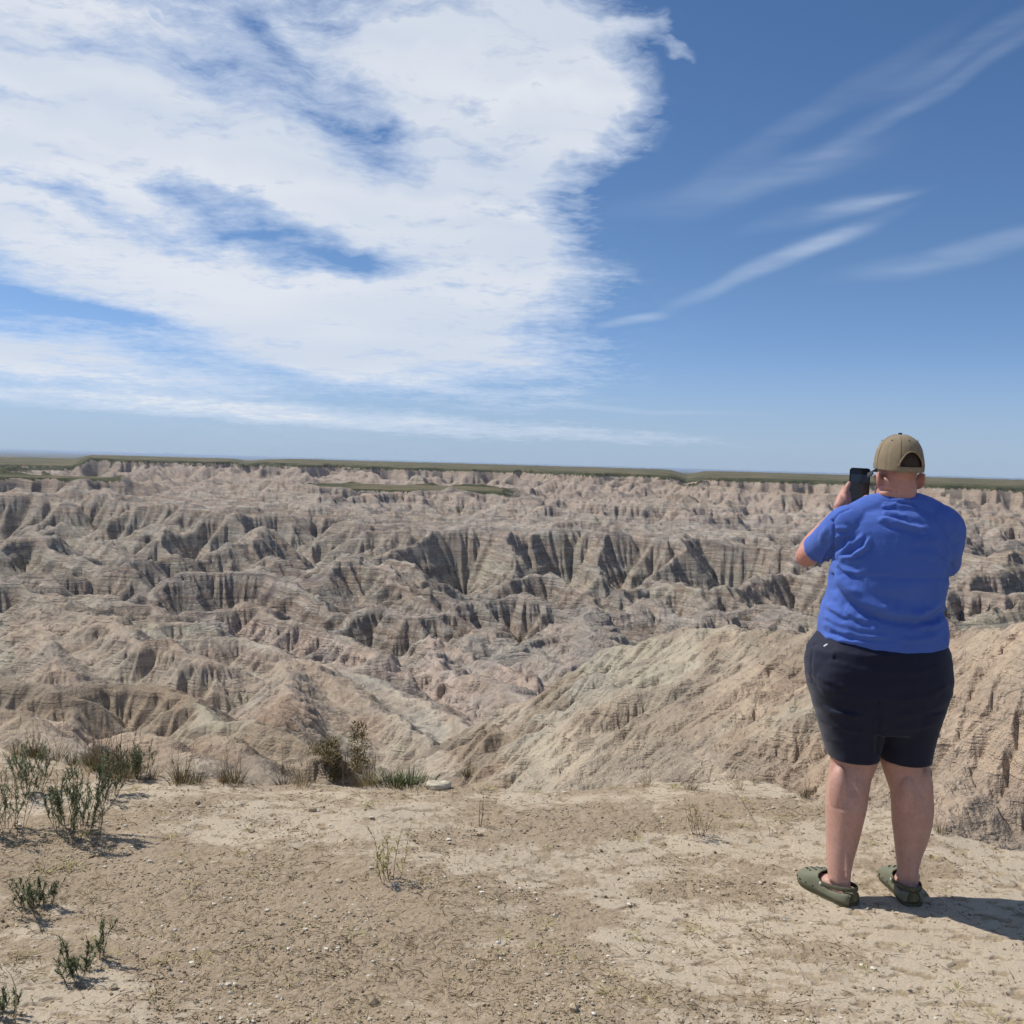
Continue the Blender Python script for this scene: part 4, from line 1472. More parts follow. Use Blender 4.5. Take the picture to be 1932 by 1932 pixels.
def build_far_bushes():
    for k, (px, py, wpx, hpx, lab, mt) in enumerate([
            (655, 1462, 62, 92, 'large olive brown bush in the ravine just beyond the rim', OLIVE),
            (618, 1440, 34, 60, 'smaller olive brown bush left of the large ravine bush', OLIVE),
            (880, 1466, 26, 30, 'dark bush at the foot of the near spur', OLIVE)]):
        P, r = terrain_hit(px, py)
        if P is None:
            continue
        w = wpx / 1967 * r
        h = hpx / 1967 * r
        bush('ravine_bush', 500 + k, (P[0], P[1], terrain_z(P[0], P[1]) - .05 * h), w * .8, h * .85, 3000 if k == 0 else 1500, mt, lab, 'bush', leaf=h * .07)
    # small dark bushes down in the gullies
    proto = [bush('gully_bush', 520 + k, (0, 0, 0), .9, 1.0, 260, OLIVE, 'small dark bush growing far off in a gully', 'bush', 'small bushes in the far gullies', leaf=.22) for k in range(3)]
    rg = random.Random(6)
    marks = [(192, 1240), (218, 1258), (1050, 1195), (1072, 1172), (1060, 1182), (970, 1270), (985, 1275), (1180, 1215), (1195, 1212), (1175, 1198), (1205, 1160),
             (640, 1150), (610, 1140), (660, 1165), (720, 1160), (205, 1105), (215, 1112), (180, 1100), (60, 1110), (90, 1105), (640, 1225), (1120, 1130), (1345, 1140),
             (1360, 1145), (1430, 1150), (1435, 1165), (1280, 1165), (1290, 1120), (330, 1150), (880, 1080), (860, 1095), (520, 1060), (750, 1040), (775, 1015), (1008, 1200), (1850, 1150)]
    for _ in range(46):
        marks.append((rg.uniform(0, 1450), rg.uniform(1000, 1240)))
    n = 0
    for px, py in marks:
        P, r = terrain_hit(px, py, 40)
        if P is None or r > 420:
            continue
        # slide down into the nearest hollow
        x, y = P[0], P[1]
        for _ in range(14):
            best = min(((terrain_z(x + dx, y + dy), x + dx, y + dy) for dx in (-r * .004, 0, r * .004) for dy in (-r * .006, 0, r * .006)))
            x, y = best[1], best[2]
        o = proto[n] if n < 3 else copy_tree(proto[n % 3])
        s = r * rg.uniform(.0022, .0052)
        o.location = (x, y, terrain_z(x, y) - .1 * s)
        o.scale = (s, s, s * rg.uniform(.7, 1.1))
        o.rotation_euler = (0, 0, rg.uniform(0, 6.28))
        n += 1


build_plants()
build_far_bushes()
print('plants', time.time() - T0)
# ------------------------------------------------------------------ the man
YM = 4.20


def proj(P):
    d = P - EYE
    w = d @ FWD
    return 966 + FOC * 1932 * (d @ RIGHT) / w, 966 - FOC * 1932 * (d @ UP) / w


def A3(u, v):     # from the enlargement of his upper half
    return 1429.1 + .23537 * u, 799.0 + .23537 * v


def A4(u, v):     # from the enlargement of his lower half
    return 1429.1 + .3261 * u, 1188.8 + .3261 * v


def W3(u, v, dy=0.0):
    return at_y(*A3(u, v), YM + dy)


def W4(u, v, dy=0.0):
    return at_y(*A4(u, v), YM + dy)


def W6(px, py, dy=0.0):
    return at_y(px, py, YM + dy)


def loft(rings, n=48, cap=True, power=2.3):
    """rings: (centre, rx, ry) level ellipses, or (centre, rx, ry, yaw)"""
    V, F = [], []
    for rg_ in rings:
        c, rx, ry = rg_[:3]
        yaw = rg_[3] if len(rg_) > 3 else 0
        for k in range(n):
            a = 2 * math.pi * k / n
            ca, sa = math.cos(a), math.sin(a)
            x = rx * math.copysign(abs(ca) ** (2 / power), ca)
            y = ry * math.copysign(abs(sa) ** (2 / power), sa)
            V.append((c[0] + x * math.cos(yaw) - y * math.sin(yaw), c[1] + x * math.sin(yaw) + y * math.cos(yaw), c[2]))
    for i in range(len(rings) - 1):
        for k in range(n):
            F.append((i * n + k, i * n + (k + 1) % n, (i + 1) * n + (k + 1) % n, (i + 1) * n + k))
    if cap:
        F.append(tuple(range(n))[::-1])
        F.append(tuple((len(rings) - 1) * n + k for k in range(n)))
    return V, F


def tube(pts, radii, n=20, flat=1.0, up=(0, 0, 1), sub=6, round_ends=True):
    """smooth tapered limb through the points, hemispherical ends"""
    P = [np.array(p, float) for p in pts]
    Rr = list(radii)
    C, Q = [], []
    m_ = len(P)
    for i in range(m_ - 1):
        p0, p1, p2, p3 = P[max(i - 1, 0)], P[i], P[i + 1], P[min(i + 2, m_ - 1)]
        for k in range(sub):
            t = k / sub
            C.append(.5 * (2 * p1 + (p2 - p0) * t + (2 * p0 - 5 * p1 + 4 * p2 - p3) * t * t + (3 * p1 - p0 - 3 * p2 + p3) * t ** 3))
            tt = t * t * (3 - 2 * t)
            Q.append(Rr[i] * (1 - tt) + Rr[i + 1] * tt)
    C.append(P[-1]); Q.append(Rr[-1])
    C = np.array(C)
    T = np.gradient(C, axis=0)
    T /= np.linalg.norm(T, axis=1)[:, None] + 1e-12
    if round_ends:
        pre, post = [], []
        for q in (.99, .9, .7, .4):
            pre.append((C[0] - T[0] * Q[0] * q, Q[0] * math.sqrt(1 - q * q), T[0]))
        for q in (.4, .7, .9, .99):
            post.append((C[-1] + T[-1] * Q[-1] * q, Q[-1] * math.sqrt(1 - q * q), T[-1]))
        seq = pre + list(zip(C, Q, T)) + post
    else:
        seq = list(zip(C, Q, T))
    V, F = [], []
    upv = np.array(up, float)
    for c, q, t in seq:
        s = np.cross(t, upv)
        if np.linalg.norm(s) < .1:
            s = np.cross(t, np.array([1.0, .1, 0]))
        s /= np.linalg.norm(s)
        w = np.cross(s, t)
        for k in range(n):
            a = 2 * math.pi * k / n
            V.append(c + q * (math.cos(a) * s + flat * math.sin(a) * w))
    for i in range(len(seq) - 1):
        for k in range(n):
            F.append((i * n + k, i * n + (k + 1) % n, (i + 1) * n + (k + 1) % n, (i + 1) * n + k))
    F.append(tuple(range(n))[::-1])
    F.append(tuple((len(seq) - 1) * n + k for k in range(n)))
    return V, F


def ball(c, r, yaw=0.0, n=28, pitch=0.0):
    bm = bmesh.new()
    bmesh.ops.create_uvsphere(bm, u_segments=n, v_segments=n // 2, radius=1)
    M = Matrix.Translation(Vector([float(q) for q in c])) @ Matrix.Rotation(yaw, 4, 'Z') @ Matrix.Rotation(pitch, 4, 'X') @ Matrix.Diagonal((r[0], r[1], r[2], 1))
    bmesh.ops.transform(bm, matrix=M, verts=bm.verts)
    V = [v.co[:] for v in bm.verts]
    F = [[v.index for v in f.verts] for f in bm.faces]
    bm.free()
    return V, F


def join(parts):
    V, F = [], []
    for v, f in parts:
        o = len(V)
        V.extend([tuple(map(float, q)) for q in v])
        F.extend([tuple(i + o for i in g) for g in f])
    return V, F


def fuse(name, parts, voxel, smooth_iter=4, fac=.5):
    """one continuous skin round overlapping closed shapes"""
    V, F = join(parts)
    me = bpy.data.meshes.new(name + '_src')
    me.from_pydata(V, [], F)
    bm = bmesh.new()
    bm.from_mesh(me)
    bmesh.ops.recalc_face_normals(bm, faces=bm.faces)
    bm.to_mesh(me)
    bm.free()
    ob = bpy.data.objects.new(name + '_src', me)
    COL.objects.link(ob)
    md = ob.modifiers.new('r', 'REMESH')
    md.mode = 'VOXEL'
    md.voxel_size = voxel
    md.adaptivity = 0
    dg = bpy.context.evaluated_depsgraph_get()
    ev = ob.evaluated_get(dg)
    m2 = ev.to_mesh()
    nv = len(m2.vertices)
    co = np.empty(nv * 3, np.float32)
    m2.vertices.foreach_get('co', co)
    co = co.reshape(-1, 3).astype(float)
    nl = len(m2.loops)
    li = np.empty(nl, np.int32)
    m2.loops.foreach_get('vertex_index', li)
    tot = np.empty(len(m2.polygons), np.int32)
    m2.polygons.foreach_get('loop_total', tot)
    assert (tot == 4).all()
    Fq = li.reshape(-1, 4)
    ev.to_mesh_clear()
    bpy.data.objects.remove(ob)
    bpy.data.meshes.remove(me)
    e = np.concatenate([Fq[:, [0, 1]], Fq[:, [1, 2]], Fq[:, [2, 3]], Fq[:, [3, 0]]])
    e = np.concatenate([e, e[:, ::-1]])
    deg = np.bincount(e[:, 0], minlength=nv).astype(float)

    def lap(c):
        return np.stack([np.bincount(e[:, 0], weights=c[e[:, 1], k], minlength=nv) / deg for k in range(3)], 1) - c
    for _ in range(smooth_iter):
        co = co + fac * lap(co)
        co = co - fac * .94 * lap(co)
    return co, Fq, e, deg


def vnormals(co, Fq):
    a, b, c, d = (co[Fq[:, k]] for k in range(4))
    n = np.cross(c - a, d - b)
    out = np.stack([np.bincount(Fq.ravel(), weights=np.repeat(n[:, k], 4), minlength=len(co)) for k in range(3)], 1)
    return out / (np.linalg.norm(out, axis=1)[:, None] + 1e-12)


def poly_dist(px, py, pts):
    """distance to a polyline and the position 0..1 along it"""
    best = np.full(px.shape, 1e9)
    tt = np.zeros(px.shape)
    seg = [math.hypot(b[0] - a[0], b[1] - a[1]) for a, b in zip(pts[:-1], pts[1:])]
    tot, acc = sum(seg), 0
    for (a, b), L in zip(zip(pts[:-1], pts[1:]), seg):
        t = np.clip(((px - a[0]) * (b[0] - a[0]) + (py - a[1]) * (b[1] - a[1])) / (L * L), 0, 1)
        d = np.hypot(px - a[0] - t * (b[0] - a[0]), py - a[1] - t * (b[1] - a[1]))
        w = d < best
        best = np.where(w, d, best)
        tt = np.where(w, (acc + t * L) / tot, tt)
        acc += L
    return best, tt


# ---- materials
def skin_material():
    m, nt, b = new_mat('skin', .52, .35)
    pos = nt.n('ShaderNodeTexCoord').outputs['Object']
    z = nt.n('ShaderNodeSeparateXYZ', ins={0: pos}).outputs[2]
    burn = nt.n('ShaderNodeAttribute', attribute_name='ruddy').outputs['Fac']
    stub = nt.n('ShaderNodeAttribute', attribute_name='stubble').outputs['Fac']
    n1 = nt.noise(pos, 18, 4, .6)
    n2 = nt.noise(pos, 90, 4, .7)
    c = nt.mix(n1, srgb(182, 138, 120), srgb(204, 163, 145))
    c = nt.mix(nt.math('MULTIPLY', burn, .75), c, srgb(200, 134, 116))
    c = nt.mix(nt.smooth(n2, .3, .7), nt.mix(1.0, c, (.88, .85, .84, 1), 'MULTIPLY'), c)
    c = nt.mix(nt.math('MULTIPLY', stub, nt.smooth(nt.noise(pos, 700, 2, .5), .3, .6)), c, srgb(98, 74, 60))
    nt.put(b.inputs['Base Color'], c)
    b.inputs['Subsurface Weight'].default_value = .12
    b.inputs['Subsurface Radius'].default_value = (.02, .008, .005)
    b.inputs['Subsurface Scale'].default_value = .5
    hair = nt.n('ShaderNodeMapping', ins={'Vector': pos, 'Scale': (900, 900, 120)})
    h = nt.math('ADD', nt.math('MULTIPLY', n2, .0012), nt.math('MULTIPLY', nt.noise(hair, 1, 2, .5), .0006))
    nt.put(b.inputs['Normal'], nt.n('ShaderNodeBump', ins={'Strength': .6, 'Distance': 1.0, 'Height': h}))
    return m


def cloth_material(name, c0, c1, weave=900, rough=.9, sheen=.2, bump=.0004, spec=.2):
    m, nt, b = new_mat(name, rough, spec)
    pos = nt.n('ShaderNodeTexCoord').outputs['Object']
    n1 = nt.noise(pos, 7, 4, .6)
    n2 = nt.noise(pos, 260, 3, .6)
    c = nt.mix(n1, c0, c1)
    c = nt.mix(n2, nt.mix(1.0, c, (.86, .86, .88, 1), 'MULTIPLY'), nt.mix(1.0, c, (1.12, 1.12, 1.1, 1), 'MULTIPLY'))
    nt.put(b.inputs['Base Color'], c)
    b.inputs['Sheen Weight'].default_value = sheen
    b.inputs['Sheen Roughness'].default_value = .5
    h = nt.math('ADD', nt.math('MULTIPLY', nt.noise(pos, weave, 2, .5), bump), nt.math('MULTIPLY', nt.noise(pos, 45, 3, .6), .0004))
    nt.put(b.inputs['Normal'], nt.n('ShaderNodeBump', ins={'Strength': .7, 'Distance': 1.0, 'Height': h}))
    return m


def ring3(v, ul, ur, ry, dy=0.0, sc=1.0):
    a, b = W3(ul, v, dy), W3(ur, v, dy)
    c = (a + b) / 2
    return (c, (b[0] - a[0]) / 2 * sc, ry * sc)


def ring4(v, ul, ur, ry, dy=0.0, sc=1.0):
    a, b = W4(ul, v, dy), W4(ur, v, dy)
    return ((a + b) / 2, (b[0] - a[0]) / 2 * sc, ry * sc)


TORSO = [(632, 985, 1262, .070, .03), (655, 900, 1330, .085, .03), (690, 800, 1420, .098, .025), (730, 720, 1478, .112, .02), (790, 660, 1510, .125, .015),
         (860, 640, 1530, .138, .01), (950, 632, 1532, .150, .01), (1050, 620, 1528, .160, .01), (1150, 600, 1524, .170, .015),
         (1250, 584, 1510, .178, .02), (1340, 572, 1486, .184, .025), (1410, 556, 1470, .188, .03), (1480, 528, 1476, .193, .035),
         (1560, 508, 1492, .198, .035), (1640, 497, 1505, .200, .035), (1710, 492, 1504, .199, .03), (1812, 490, 1486, .195, .025)]

SH_L, EL_L, WR_L = W3(700, 850, .01), W3(392, 1066, .26), W3(700, 688, .31)
SH_R, EL_R, WR_R = W3(1478, 860, .01), W3(1478, 1150, .25), W3(1095, 775, .30)

HC = W3(1128, 400, .035)           # middle of the head
YAW = R(9)                        # he looks to the left of straight ahead
FDIR = np.array([-math.sin(YAW), math.cos(YAW), 0])
SDIR = np.array([math.cos(YAW), math.sin(YAW), 0])


def hd(s, f, z):
    return HC + SDIR * s + FDIR * f + np.array([0, 0, z])


def foot_frame(heel_px, toe_px):
    hx, hy, hz_ = g_at(*heel_px)
    tx, ty, tz_ = g_at(*toe_px)
    d = np.array([tx - hx, ty - hy])
    L = float(np.linalg.norm(d))
    return np.array([hx, hy, gz((hx + tx) / 2, (hy + ty) / 2)]), d / L, L


HEEL_L, DIR_L, LEN_L = foot_frame((1607, 1709), (1508, 1655))
HEEL_R, DIR_R, LEN_R = foot_frame((1722, 1709), (1683, 1652))
print('feet', HEEL_L, DIR_L, LEN_L, HEEL_R, DIR_R, LEN_R)
FOOT = .295


def fl(heel, d, s, f, z):
    """point in a foot's own frame: s to its right, f forward from the heel"""
    r = np.array([d[1], -d[0]])
    return np.array([heel[0] + r[0] * s + d[0] * f, heel[1] + r[1] * s + d[1] * f, heel[2] + z])


def build_person():
    root = bpy.data.objects.new('person', None)
    COL.objects.link(root)
    root.empty_display_size = .2
    mid = (HEEL_L + HEEL_R) / 2
    root.location = Vector(mid)
    tag(root, 'man seen from behind in blue T-shirt, navy shorts, tan cap and olive clogs', 'person')
    inv = np.array(mid)

    skin = skin_material()
    parts = []
    # torso under the clothes
    parts.append(loft([ring3(v, ul, ur, ry, dy, .86) for v, ul, ur, ry, dy in TORSO[2:]]))
    hips = [(0, 345, 1060, .18, .02), (60, 300, 1090, .19, .02), (160, 300, 1095, .195, .015), (300, 320, 1080, .19, .01), (400, 340, 1060, .17, .0)]
    parts.append(loft([ring4(v, ul, ur, ry, dy, .88) for v, ul, ur, ry, dy in hips]))
    # neck and head
    parts.append(loft([(W3(1118, 372, .045), .072, .075), (W3(1117, 450, .045), .0745, .076), (W3(1115, 520, .04), .0765, .076), (W3(1115, 580, .04), .080, .078),
                       (W3(1117, 630, .035), .080, .078), (W3(1120, 690, .03), .085, .08)], power=2.0))
    parts.append(ball(hd(0, .005, .035), (.077, .096, .095), YAW))
    parts.append(ball(hd(0, .030, -.045), (.062, .070, .068), YAW))
    parts.append(ball(hd(0, .070, -.075), (.040, .034, .030), YAW))            # chin
    parts.append(ball(hd(0, .098, -.012), (.012, .020, .022), YAW))            # nose
    parts.append(ball(hd(0, .092, .010), (.009, .012, .022), YAW))
    parts.append(ball(hd(0, .083, .030), (.052, .014, .010), YAW))             # brow
    parts.append(ball(hd(0, .090, -.048), (.024, .010, .006), YAW))            # lips
    parts.append(ball(hd(0, .088, -.058), (.020, .010, .006), YAW))
    for s in (-1, 1):
        parts.append(ball(hd(s * .046, .060, -.020), (.022, .028, .024), YAW))  # cheek
        ex, eyaw = s * .091, YAW + s * R(46)
        parts.append(ball(hd(ex, -.014, -.027), (.0075, .0195, .034), eyaw))     # ear
        parts.append(ball(hd(ex + s * .007, -.026, -.021), (.006, .008, .027), eyaw))
        parts.append(ball(hd(ex - s * .006, -.004, -.052), (.007, .010, .012), eyaw))
        parts.append(ball(hd(s * .031, .080, .012), (.012, .010, .008), YAW))   # eyes' lids
    # nape muscles
    for s in (-1, 1):
        parts.append(tube([W3(1120 + s * 80, 470, .005), W3(1120 + s * 88, 600, .0), W3(1120 + s * 140, 760, .03)], [.026, .032, .04]))
    # arms
    parts.append(tube([W3(760, 830, .01), SH_L, SH_L * .5 + EL_L * .5, EL_L * .98 + SH_L * .02], [.060, .062, .052, .046]))
    parts.append(tube([EL_L, EL_L * .72 + WR_L * .28 + np.array([-.004, 0, -.004]), EL_L * .35 + WR_L * .65, WR_L], [.046, .056, .046, .029], n=24))
    parts.append(tube([W3(1420, 830, .01), SH_R, SH_R * .5 + EL_R * .5, EL_R], [.075, .075, .060, .047]))
    parts.append(tube([EL_R, EL_R * .72 + WR_R * .28, EL_R * .35 + WR_R * .65, WR_R], [.045, .049, .038, .027], n=24))
    # left hand: palm beside the phone, thumb up its edge, fingers closed behind it
    pl = [W6(1586, 955, .31), W6(1590.5, 944, .325), W6(1595, 934, .335)]
    parts.append(tube([WR_L, W6(1584, 960, .31)] + pl, [.027, .026, .029, .031, .027], flat=.8, up=(0, 1, 0)))
    parts.append(ball(W6(1598, 945, .315), (.020, .018, .030), 0))
    parts.append(tube([W6(1597, 946, .31), W6(1596.5, 931, .312), W6(1598.5, 920, .316), W6(1602, 912.0, .322)], [.0165, .0125, .0118, .0098], n=16, sub=5))
    for k, (py, ln) in enumerate(((922, 27), (930, 30), (938.5, 28), (946, 22))):
        parts.append(tube([W6(1592, py + 2, .345), W6(1594, py - 1, .372), W6(1604, py - 3, .385), W6(1606 + ln * .55, py - 2, .380), W6(1606 + ln, py, .372)],
                          [.0115, .0105, .0098, .0092, .0078], n=14, sub=4))
    # right hand: forefinger reaching the screen, the rest curled, thumb under the phone
    pr = W6(1676, 968, .31)
    parts.append(tube([WR_R, W6(1690, 980, .305), pr, W6(1664, 957, .318)], [.027, .027, .030, .026], flat=.75, up=(0, 1, 0)))
    parts.append(tube([W6(1664, 955, .312), W6(1652, 949.5, .300), W6(1641, 941.5, .292), W6(1634, 937.8, .293), W6(1629.4, 942.0, .303)], [.0118, .0108, .0104, .0100, .0086], n=16, sub=5))
    for k in range(3):
        zz = 962 + k * 8
        parts.append(tube([W6(1666, zz, .325), W6(1652 + k * 2, zz + 1, .345), W6(1645 + k * 3, zz + 5, .330), W6(1654 + k * 2, zz + 9, .312)], [.0115, .0105, .0098, .0082], n=14, sub=4))
    parts.append(tube([W6(1678, 962, .285), W6(1668, 954, .272), W6(1659, 951, .270), W6(1651, 953.5, .275)], [.0145, .0120, .0112, .0095], n=14, sub=4))
    # legs
    hl, hr = HEEL_L, HEEL_R
    legL = [(640, 400, 700, .105, .02), (760, 428, 690, .093, .01), (850, 420, 655, .088, .0), (930, 408, 642, .092, -.01), (1010, 404, 634, .090, -.015),
            (1100, 408, 616, .080, -.015), (1200, 414, 596, .065, -.02), (1300, 416, 570, .053, -.03), (1370, 424, 556, .046, -.04), (1420, 428, 552, .046, -.045)]
    legR = [(640, 705, 1000, .105, .02), (760, 712, 985, .093, .01), (850, 745, 1000, .088, .0), (930, 778, 1014, .092, -.01), (1020, 790, 1022, .091, -.015),
            (1110, 797, 1018, .082, -.015), (1200, 812, 1000, .068, -.02), (1290, 824, 968, .055, -.03), (1360, 834, 952, .047, -.04), (1410, 842, 948, .046, -.045)]

    def leg(tab, heel, d, side):
        ank = fl(heel, d, 0, .072, .085)
        last = ring4(*tab[-1][:3], tab[-1][3], tab[-1][4])[0]
        off = ank[:2] - last[:2]
        rings = []
        for v, ul, ur, ry, dy in tab:
            c, rx, ry2 = ring4(v, ul, ur, ry, dy)
            k = sstep(np.array(float(v)), 700, 1420)
            c = c.copy()
            c[1] += (off[1]) * float(k)
            c[0] += (off[0]) * float(k)
            rings.append((c, rx, ry2))
        parts.append(loft(rings, n=36, power=2.0))
        for q in (-1, 1):
            mu = (tab[4][1] + tab[4][2]) / 2 + q * 48
            parts.append(ball(W4(mu, 935 + 18 * (q * side < 0), tab[4][4] - .040), (.040, .052, .105), 0))
        # ankle, heel and foot
        yaw = math.atan2(d[1], d[0]) - math.pi / 2
        parts.append(tube([rings[-2][0], ank, fl(heel, d, 0, .055, .055)], [.043, .041, .036]))
        parts.append(ball(fl(heel, d, 0, .042, .042), (.032, .040, .034), yaw))
        parts.append(tube([fl(heel, d, 0, .034, .080), fl(heel, d, 0, .031, .120), fl(heel, d, 0, .040, .19)], [.016, .013, .010]))
        parts.append(tube([fl(heel, d, 0, .06, .045), fl(heel, d, 0, .12, .050), fl(heel, d, side * -.006, .19, .036), fl(heel, d, side * -.008, .235, .030)], [.036, .038, .036, .028], flat=.8))
        for s in (-1, 1):
            parts.append(ball(fl(heel, d, s * .038, .074, .088 + .006 * (s * side < 0)), (.010, .013, .013), yaw))
    leg(legL, HEEL_L, DIR_L, -1)
    leg(legR, HEEL_R, DIR_R, 1)
    co, Fq, e, deg = fuse('body', parts, .0042, 5)
    me = mesh_from_arrays('body', co - inv, Fq, skin)
    px, py = proj(co)
    ru = np.zeros(len(co))
    ru = np.maximum(ru, sstep(co[:, 2], 1.45, 1.5) * .55)
    armm = ((np.linalg.norm(co - EL_L, axis=1) < .30) & (co[:, 0] < W3(640, 900)[0]) & (co[:, 2] > 1.1)).astype(float)
    ru = np.maximum(ru, armm * .8)
    for s in (-1, 1):
        ru = np.maximum(ru, np.exp(-(np.linalg.norm(co - hd(s * .088, -.006, -.012), axis=1) / .03) ** 2))
    hz = co[:, 2] - HC[2]
    loc = co - HC
    fwd_ = loc @ FDIR
    st = sstep(hz, -.045, .02) * (fwd_ < .035) * (co[:, 2] > HC[2] - .08) * (np.abs(loc @ SDIR) < .079) * .55
    for nm, arr in (('ruddy', ru), ('stubble', st)):
        a = me.attributes.new(nm, 'FLOAT', 'POINT')
        a.data.foreach_set('value', arr.astype(np.float32))
    link('body', me, root)
    print('body', len(co), time.time() - T0)

    # ---- eyes
    me_w = flat_mat('eye_white', (.75, .73, .70, 1), .3, .5, .03)
    me_d = flat_mat('eye_dark', (.05, .04, .03, 1), .2, .5, .1)
    for s in (-1, 1):
        v, f = ball(hd(s * .031, .083, .010), (.0095, .0095, .0095))
        v2, f2 = ball(hd(s * .031, .0915, .010), (.0045, .0022, .0045), YAW)
        V, F = join([(v, f), (v2, f2)])
        o = link('eye', mesh_from_arrays('eye', np.array(V) - inv, F, [me_w, me_d]), root)
        o.data.polygons.foreach_set('material_index', np.array([0] * len(f) + [1] * len(f2), dtype=np.int32))

    # ---- beard
    bp = [ball(hd(0, .066, -.082), (.046, .040, .034), YAW), ball(hd(0, .040, -.062), (.064, .058, .034), YAW)]
    for s in (-1, 1):
        bp.append(tube([hd(s * .070, .012, -.015), hd(s * .066, .022, -.05), hd(s * .045, .055, -.080)], [.010, .014, .022]))
    co, Fq, e, deg = fuse('beard', bp, .004, 3)
    nn = vnormals(co, Fq)
    co = co + nn * (.0025 * perlin(co[:, 0] * 160 + co[:, 1] * 90, co[:, 2] * 120, 300))[:, None]
    bm_ = flat_mat('beard_hair', srgb(120, 88, 66), .9, .2, .35, 220, .002, 500)
    link('beard', mesh_from_arrays('beard', co - inv, Fq, bm_), root)

    # ---- T-shirt
    blue = cloth_material('blue_jersey', srgb(68, 96, 170), srgb(80, 110, 186), sheen=.10)
    sp = [loft([ring3(v, ul, ur, ry, dy) for v, ul, ur, ry, dy in TORSO], n=64)]
    cuffL = SH_L * .30 + EL_L * .70
    sp.append(tube([W3(800, 800, .01), SH_L + np.array([0, 0, .01]), SH_L * .62 + EL_L * .38, SH_L * .36 + EL_L * .64, SH_L * .27 + EL_L * .73],
                   [.080, .082, .073, .065, .0625], n=32, round_ends=False))
    sp.append(tube([W3(1380, 800, .01), SH_R + np.array([.0, 0, .008]), SH_R * .62 + EL_R * .38, SH_R * .3 + EL_R * .7, SH_R * .12 + EL_R * .88],
                   [.085, .090, .084, .078, .076], n=32, round_ends=False))
    sp.append(ball(W3(1500, 930, .03), (.075, .09, .12), 0))
    # shoulder yoke
    sp.append(tube([W3(830, 760, .02), W3(1000, 700, .02), W3(1250, 700, .02), W3(1400, 765, .02)], [.075, .075, .075, .075]))
    co, Fq, e, deg = fuse('t_shirt', sp, .0052, 9)
    nn = vnormals(co, Fq)
    px, py = proj(co)
    u, v = (px - 1429.1) / .23537, (py - 799.0) / .23537
    folds = [  # polyline in the enlargement, width, height in metres
        ([(622, 1062), (700, 1005), (790, 945), (870, 885)], 17, .006), ([(640, 1088), (760, 1066), (860, 1000), (912, 905)], 15, .0095),
        ([(618, 1085), (690, 1040), (740, 960), (760, 900)], 15, .005), ([(632, 1110), (740, 1108), (850, 1090)], 16, .004),
        ([(630, 1122), (720, 1180), (835, 1212)], 17, .006), ([(612, 1150), (660, 1250), (760, 1330), (840, 1370)], 22, .004),
        ([(985, 668), (1100, 655), (1210, 672), (1290, 692)], 13, .006), ([(1000, 715), (1090, 722), (1195, 745)], 14, .0045),
        ([(960, 758), (1100, 792), (1250, 832), (1380, 862)], 20, .0085), ([(990, 640), (1120, 632), (1250, 640)], 9, .004),
        ([(590, 1225), (612, 1320), (700, 1420), (860, 1512), (1050, 1578), (1250, 1606), (1440, 1578), (1490, 1530)], 24, -.013),
        ([(600, 1190), (690, 1330), (860, 1440), (1080, 1520), (1280, 1548), (1450, 1500)], 52, .010),
        ([(690, 1478), (780, 1548), (900, 1592)], 17, .0065), ([(560, 1440), (620, 1500), (740, 1560)], 20, .006),
        ([(520, 1530), (640, 1600), (800, 1640), (1000, 1668)], 20, .005), ([(515, 1600), (660, 1660), (860, 1705), (1080, 1720)], 20, .0055),
        ([(505, 1690), (660, 1742), (900, 1772), (1100, 1790)], 15, .006), ([(1150, 1745), (1300, 1740), (1460, 1700)], 22, .005),
        ([(1250, 1540), (1380, 1490), (1480, 1410)], 20, .006), ([(1300, 1640), (1420, 1620), (1500, 1570)], 18, .005),
        ([(680, 1206), (900, 1226), (1200, 1240), (1545, 1244)], 14, -.0028), ([(700, 1300), (900, 1330), (1150, 1320), (1380, 1290)], 40, .003),
        ([(602, 775), (617, 860), (612, 960), (604, 1050), (610, 1090)], 9, -.006), ([(600, 775), (660, 715), (740, 682)], 7, -.004),
        ([(620, 850), (680, 835), (740, 845)], 13, .004), ([(620, 900), (690, 905), (760, 880)], 14, .0045), ([(560, 830), (520, 880), (505, 960)], 18, .003),
        ([(590, 960), (540, 1040), (500, 1130)], 14, .005), ([(590, 1040), (565, 1090), (560, 1130)], 10, .005),
        ([(1505, 1060), (1545, 1110), (1575, 1160)], 12, -.005), ([(1490, 1000), (1520, 1120), (1530, 1230)], 14, -.005), ([(1380, 720), (1480, 790), (1520, 900)], 16, -.003),
        ([(1240, 950), (1360, 930), (1480, 950)], 30, .0035), ([(1180, 1060), (1350, 1040), (1500, 1080)], 26, .003),
    ]
    disp = np.zeros(len(co))
    facing = sstep(-nn[:, 1], -.25, .15)
    wu, wv = u + 10 * perlin(u / 60, v / 60, 310), v + 10 * perlin(u / 60, v / 60, 311)
    for pts, w, h in folds:
        d, t = poly_dist(wu, wv, pts)
        tp = sstep(t, -.02, .12) * (1 - sstep(t, .8, 1.02)) if h > 0 else 1
        disp += facing * h * 1.5 * np.exp(-(d / (w * 1.25)) ** 2) * tp
        if h > 0:
            disp -= facing * h * .45 * np.exp(-((d - 2.0 * w) / (w * 1.1)) ** 2) * tp
    hem = sstep(v, 1600, 1760)
    disp += .0035 * perlin(co[:, 0] * 22, co[:, 1] * 22 + co[:, 2] * 8, 312) * (.4 + hem) + .0005 * perlin(u / 26, v / 14, 313) * facing
    disp += -.004 * (1 - facing) * perlin(co[:, 0] * 14, co[:, 2] * 14, 314)
    disp *= 1 - .85 * sstep(v, 1740, 1780)
    co = co + nn * disp[:, None]
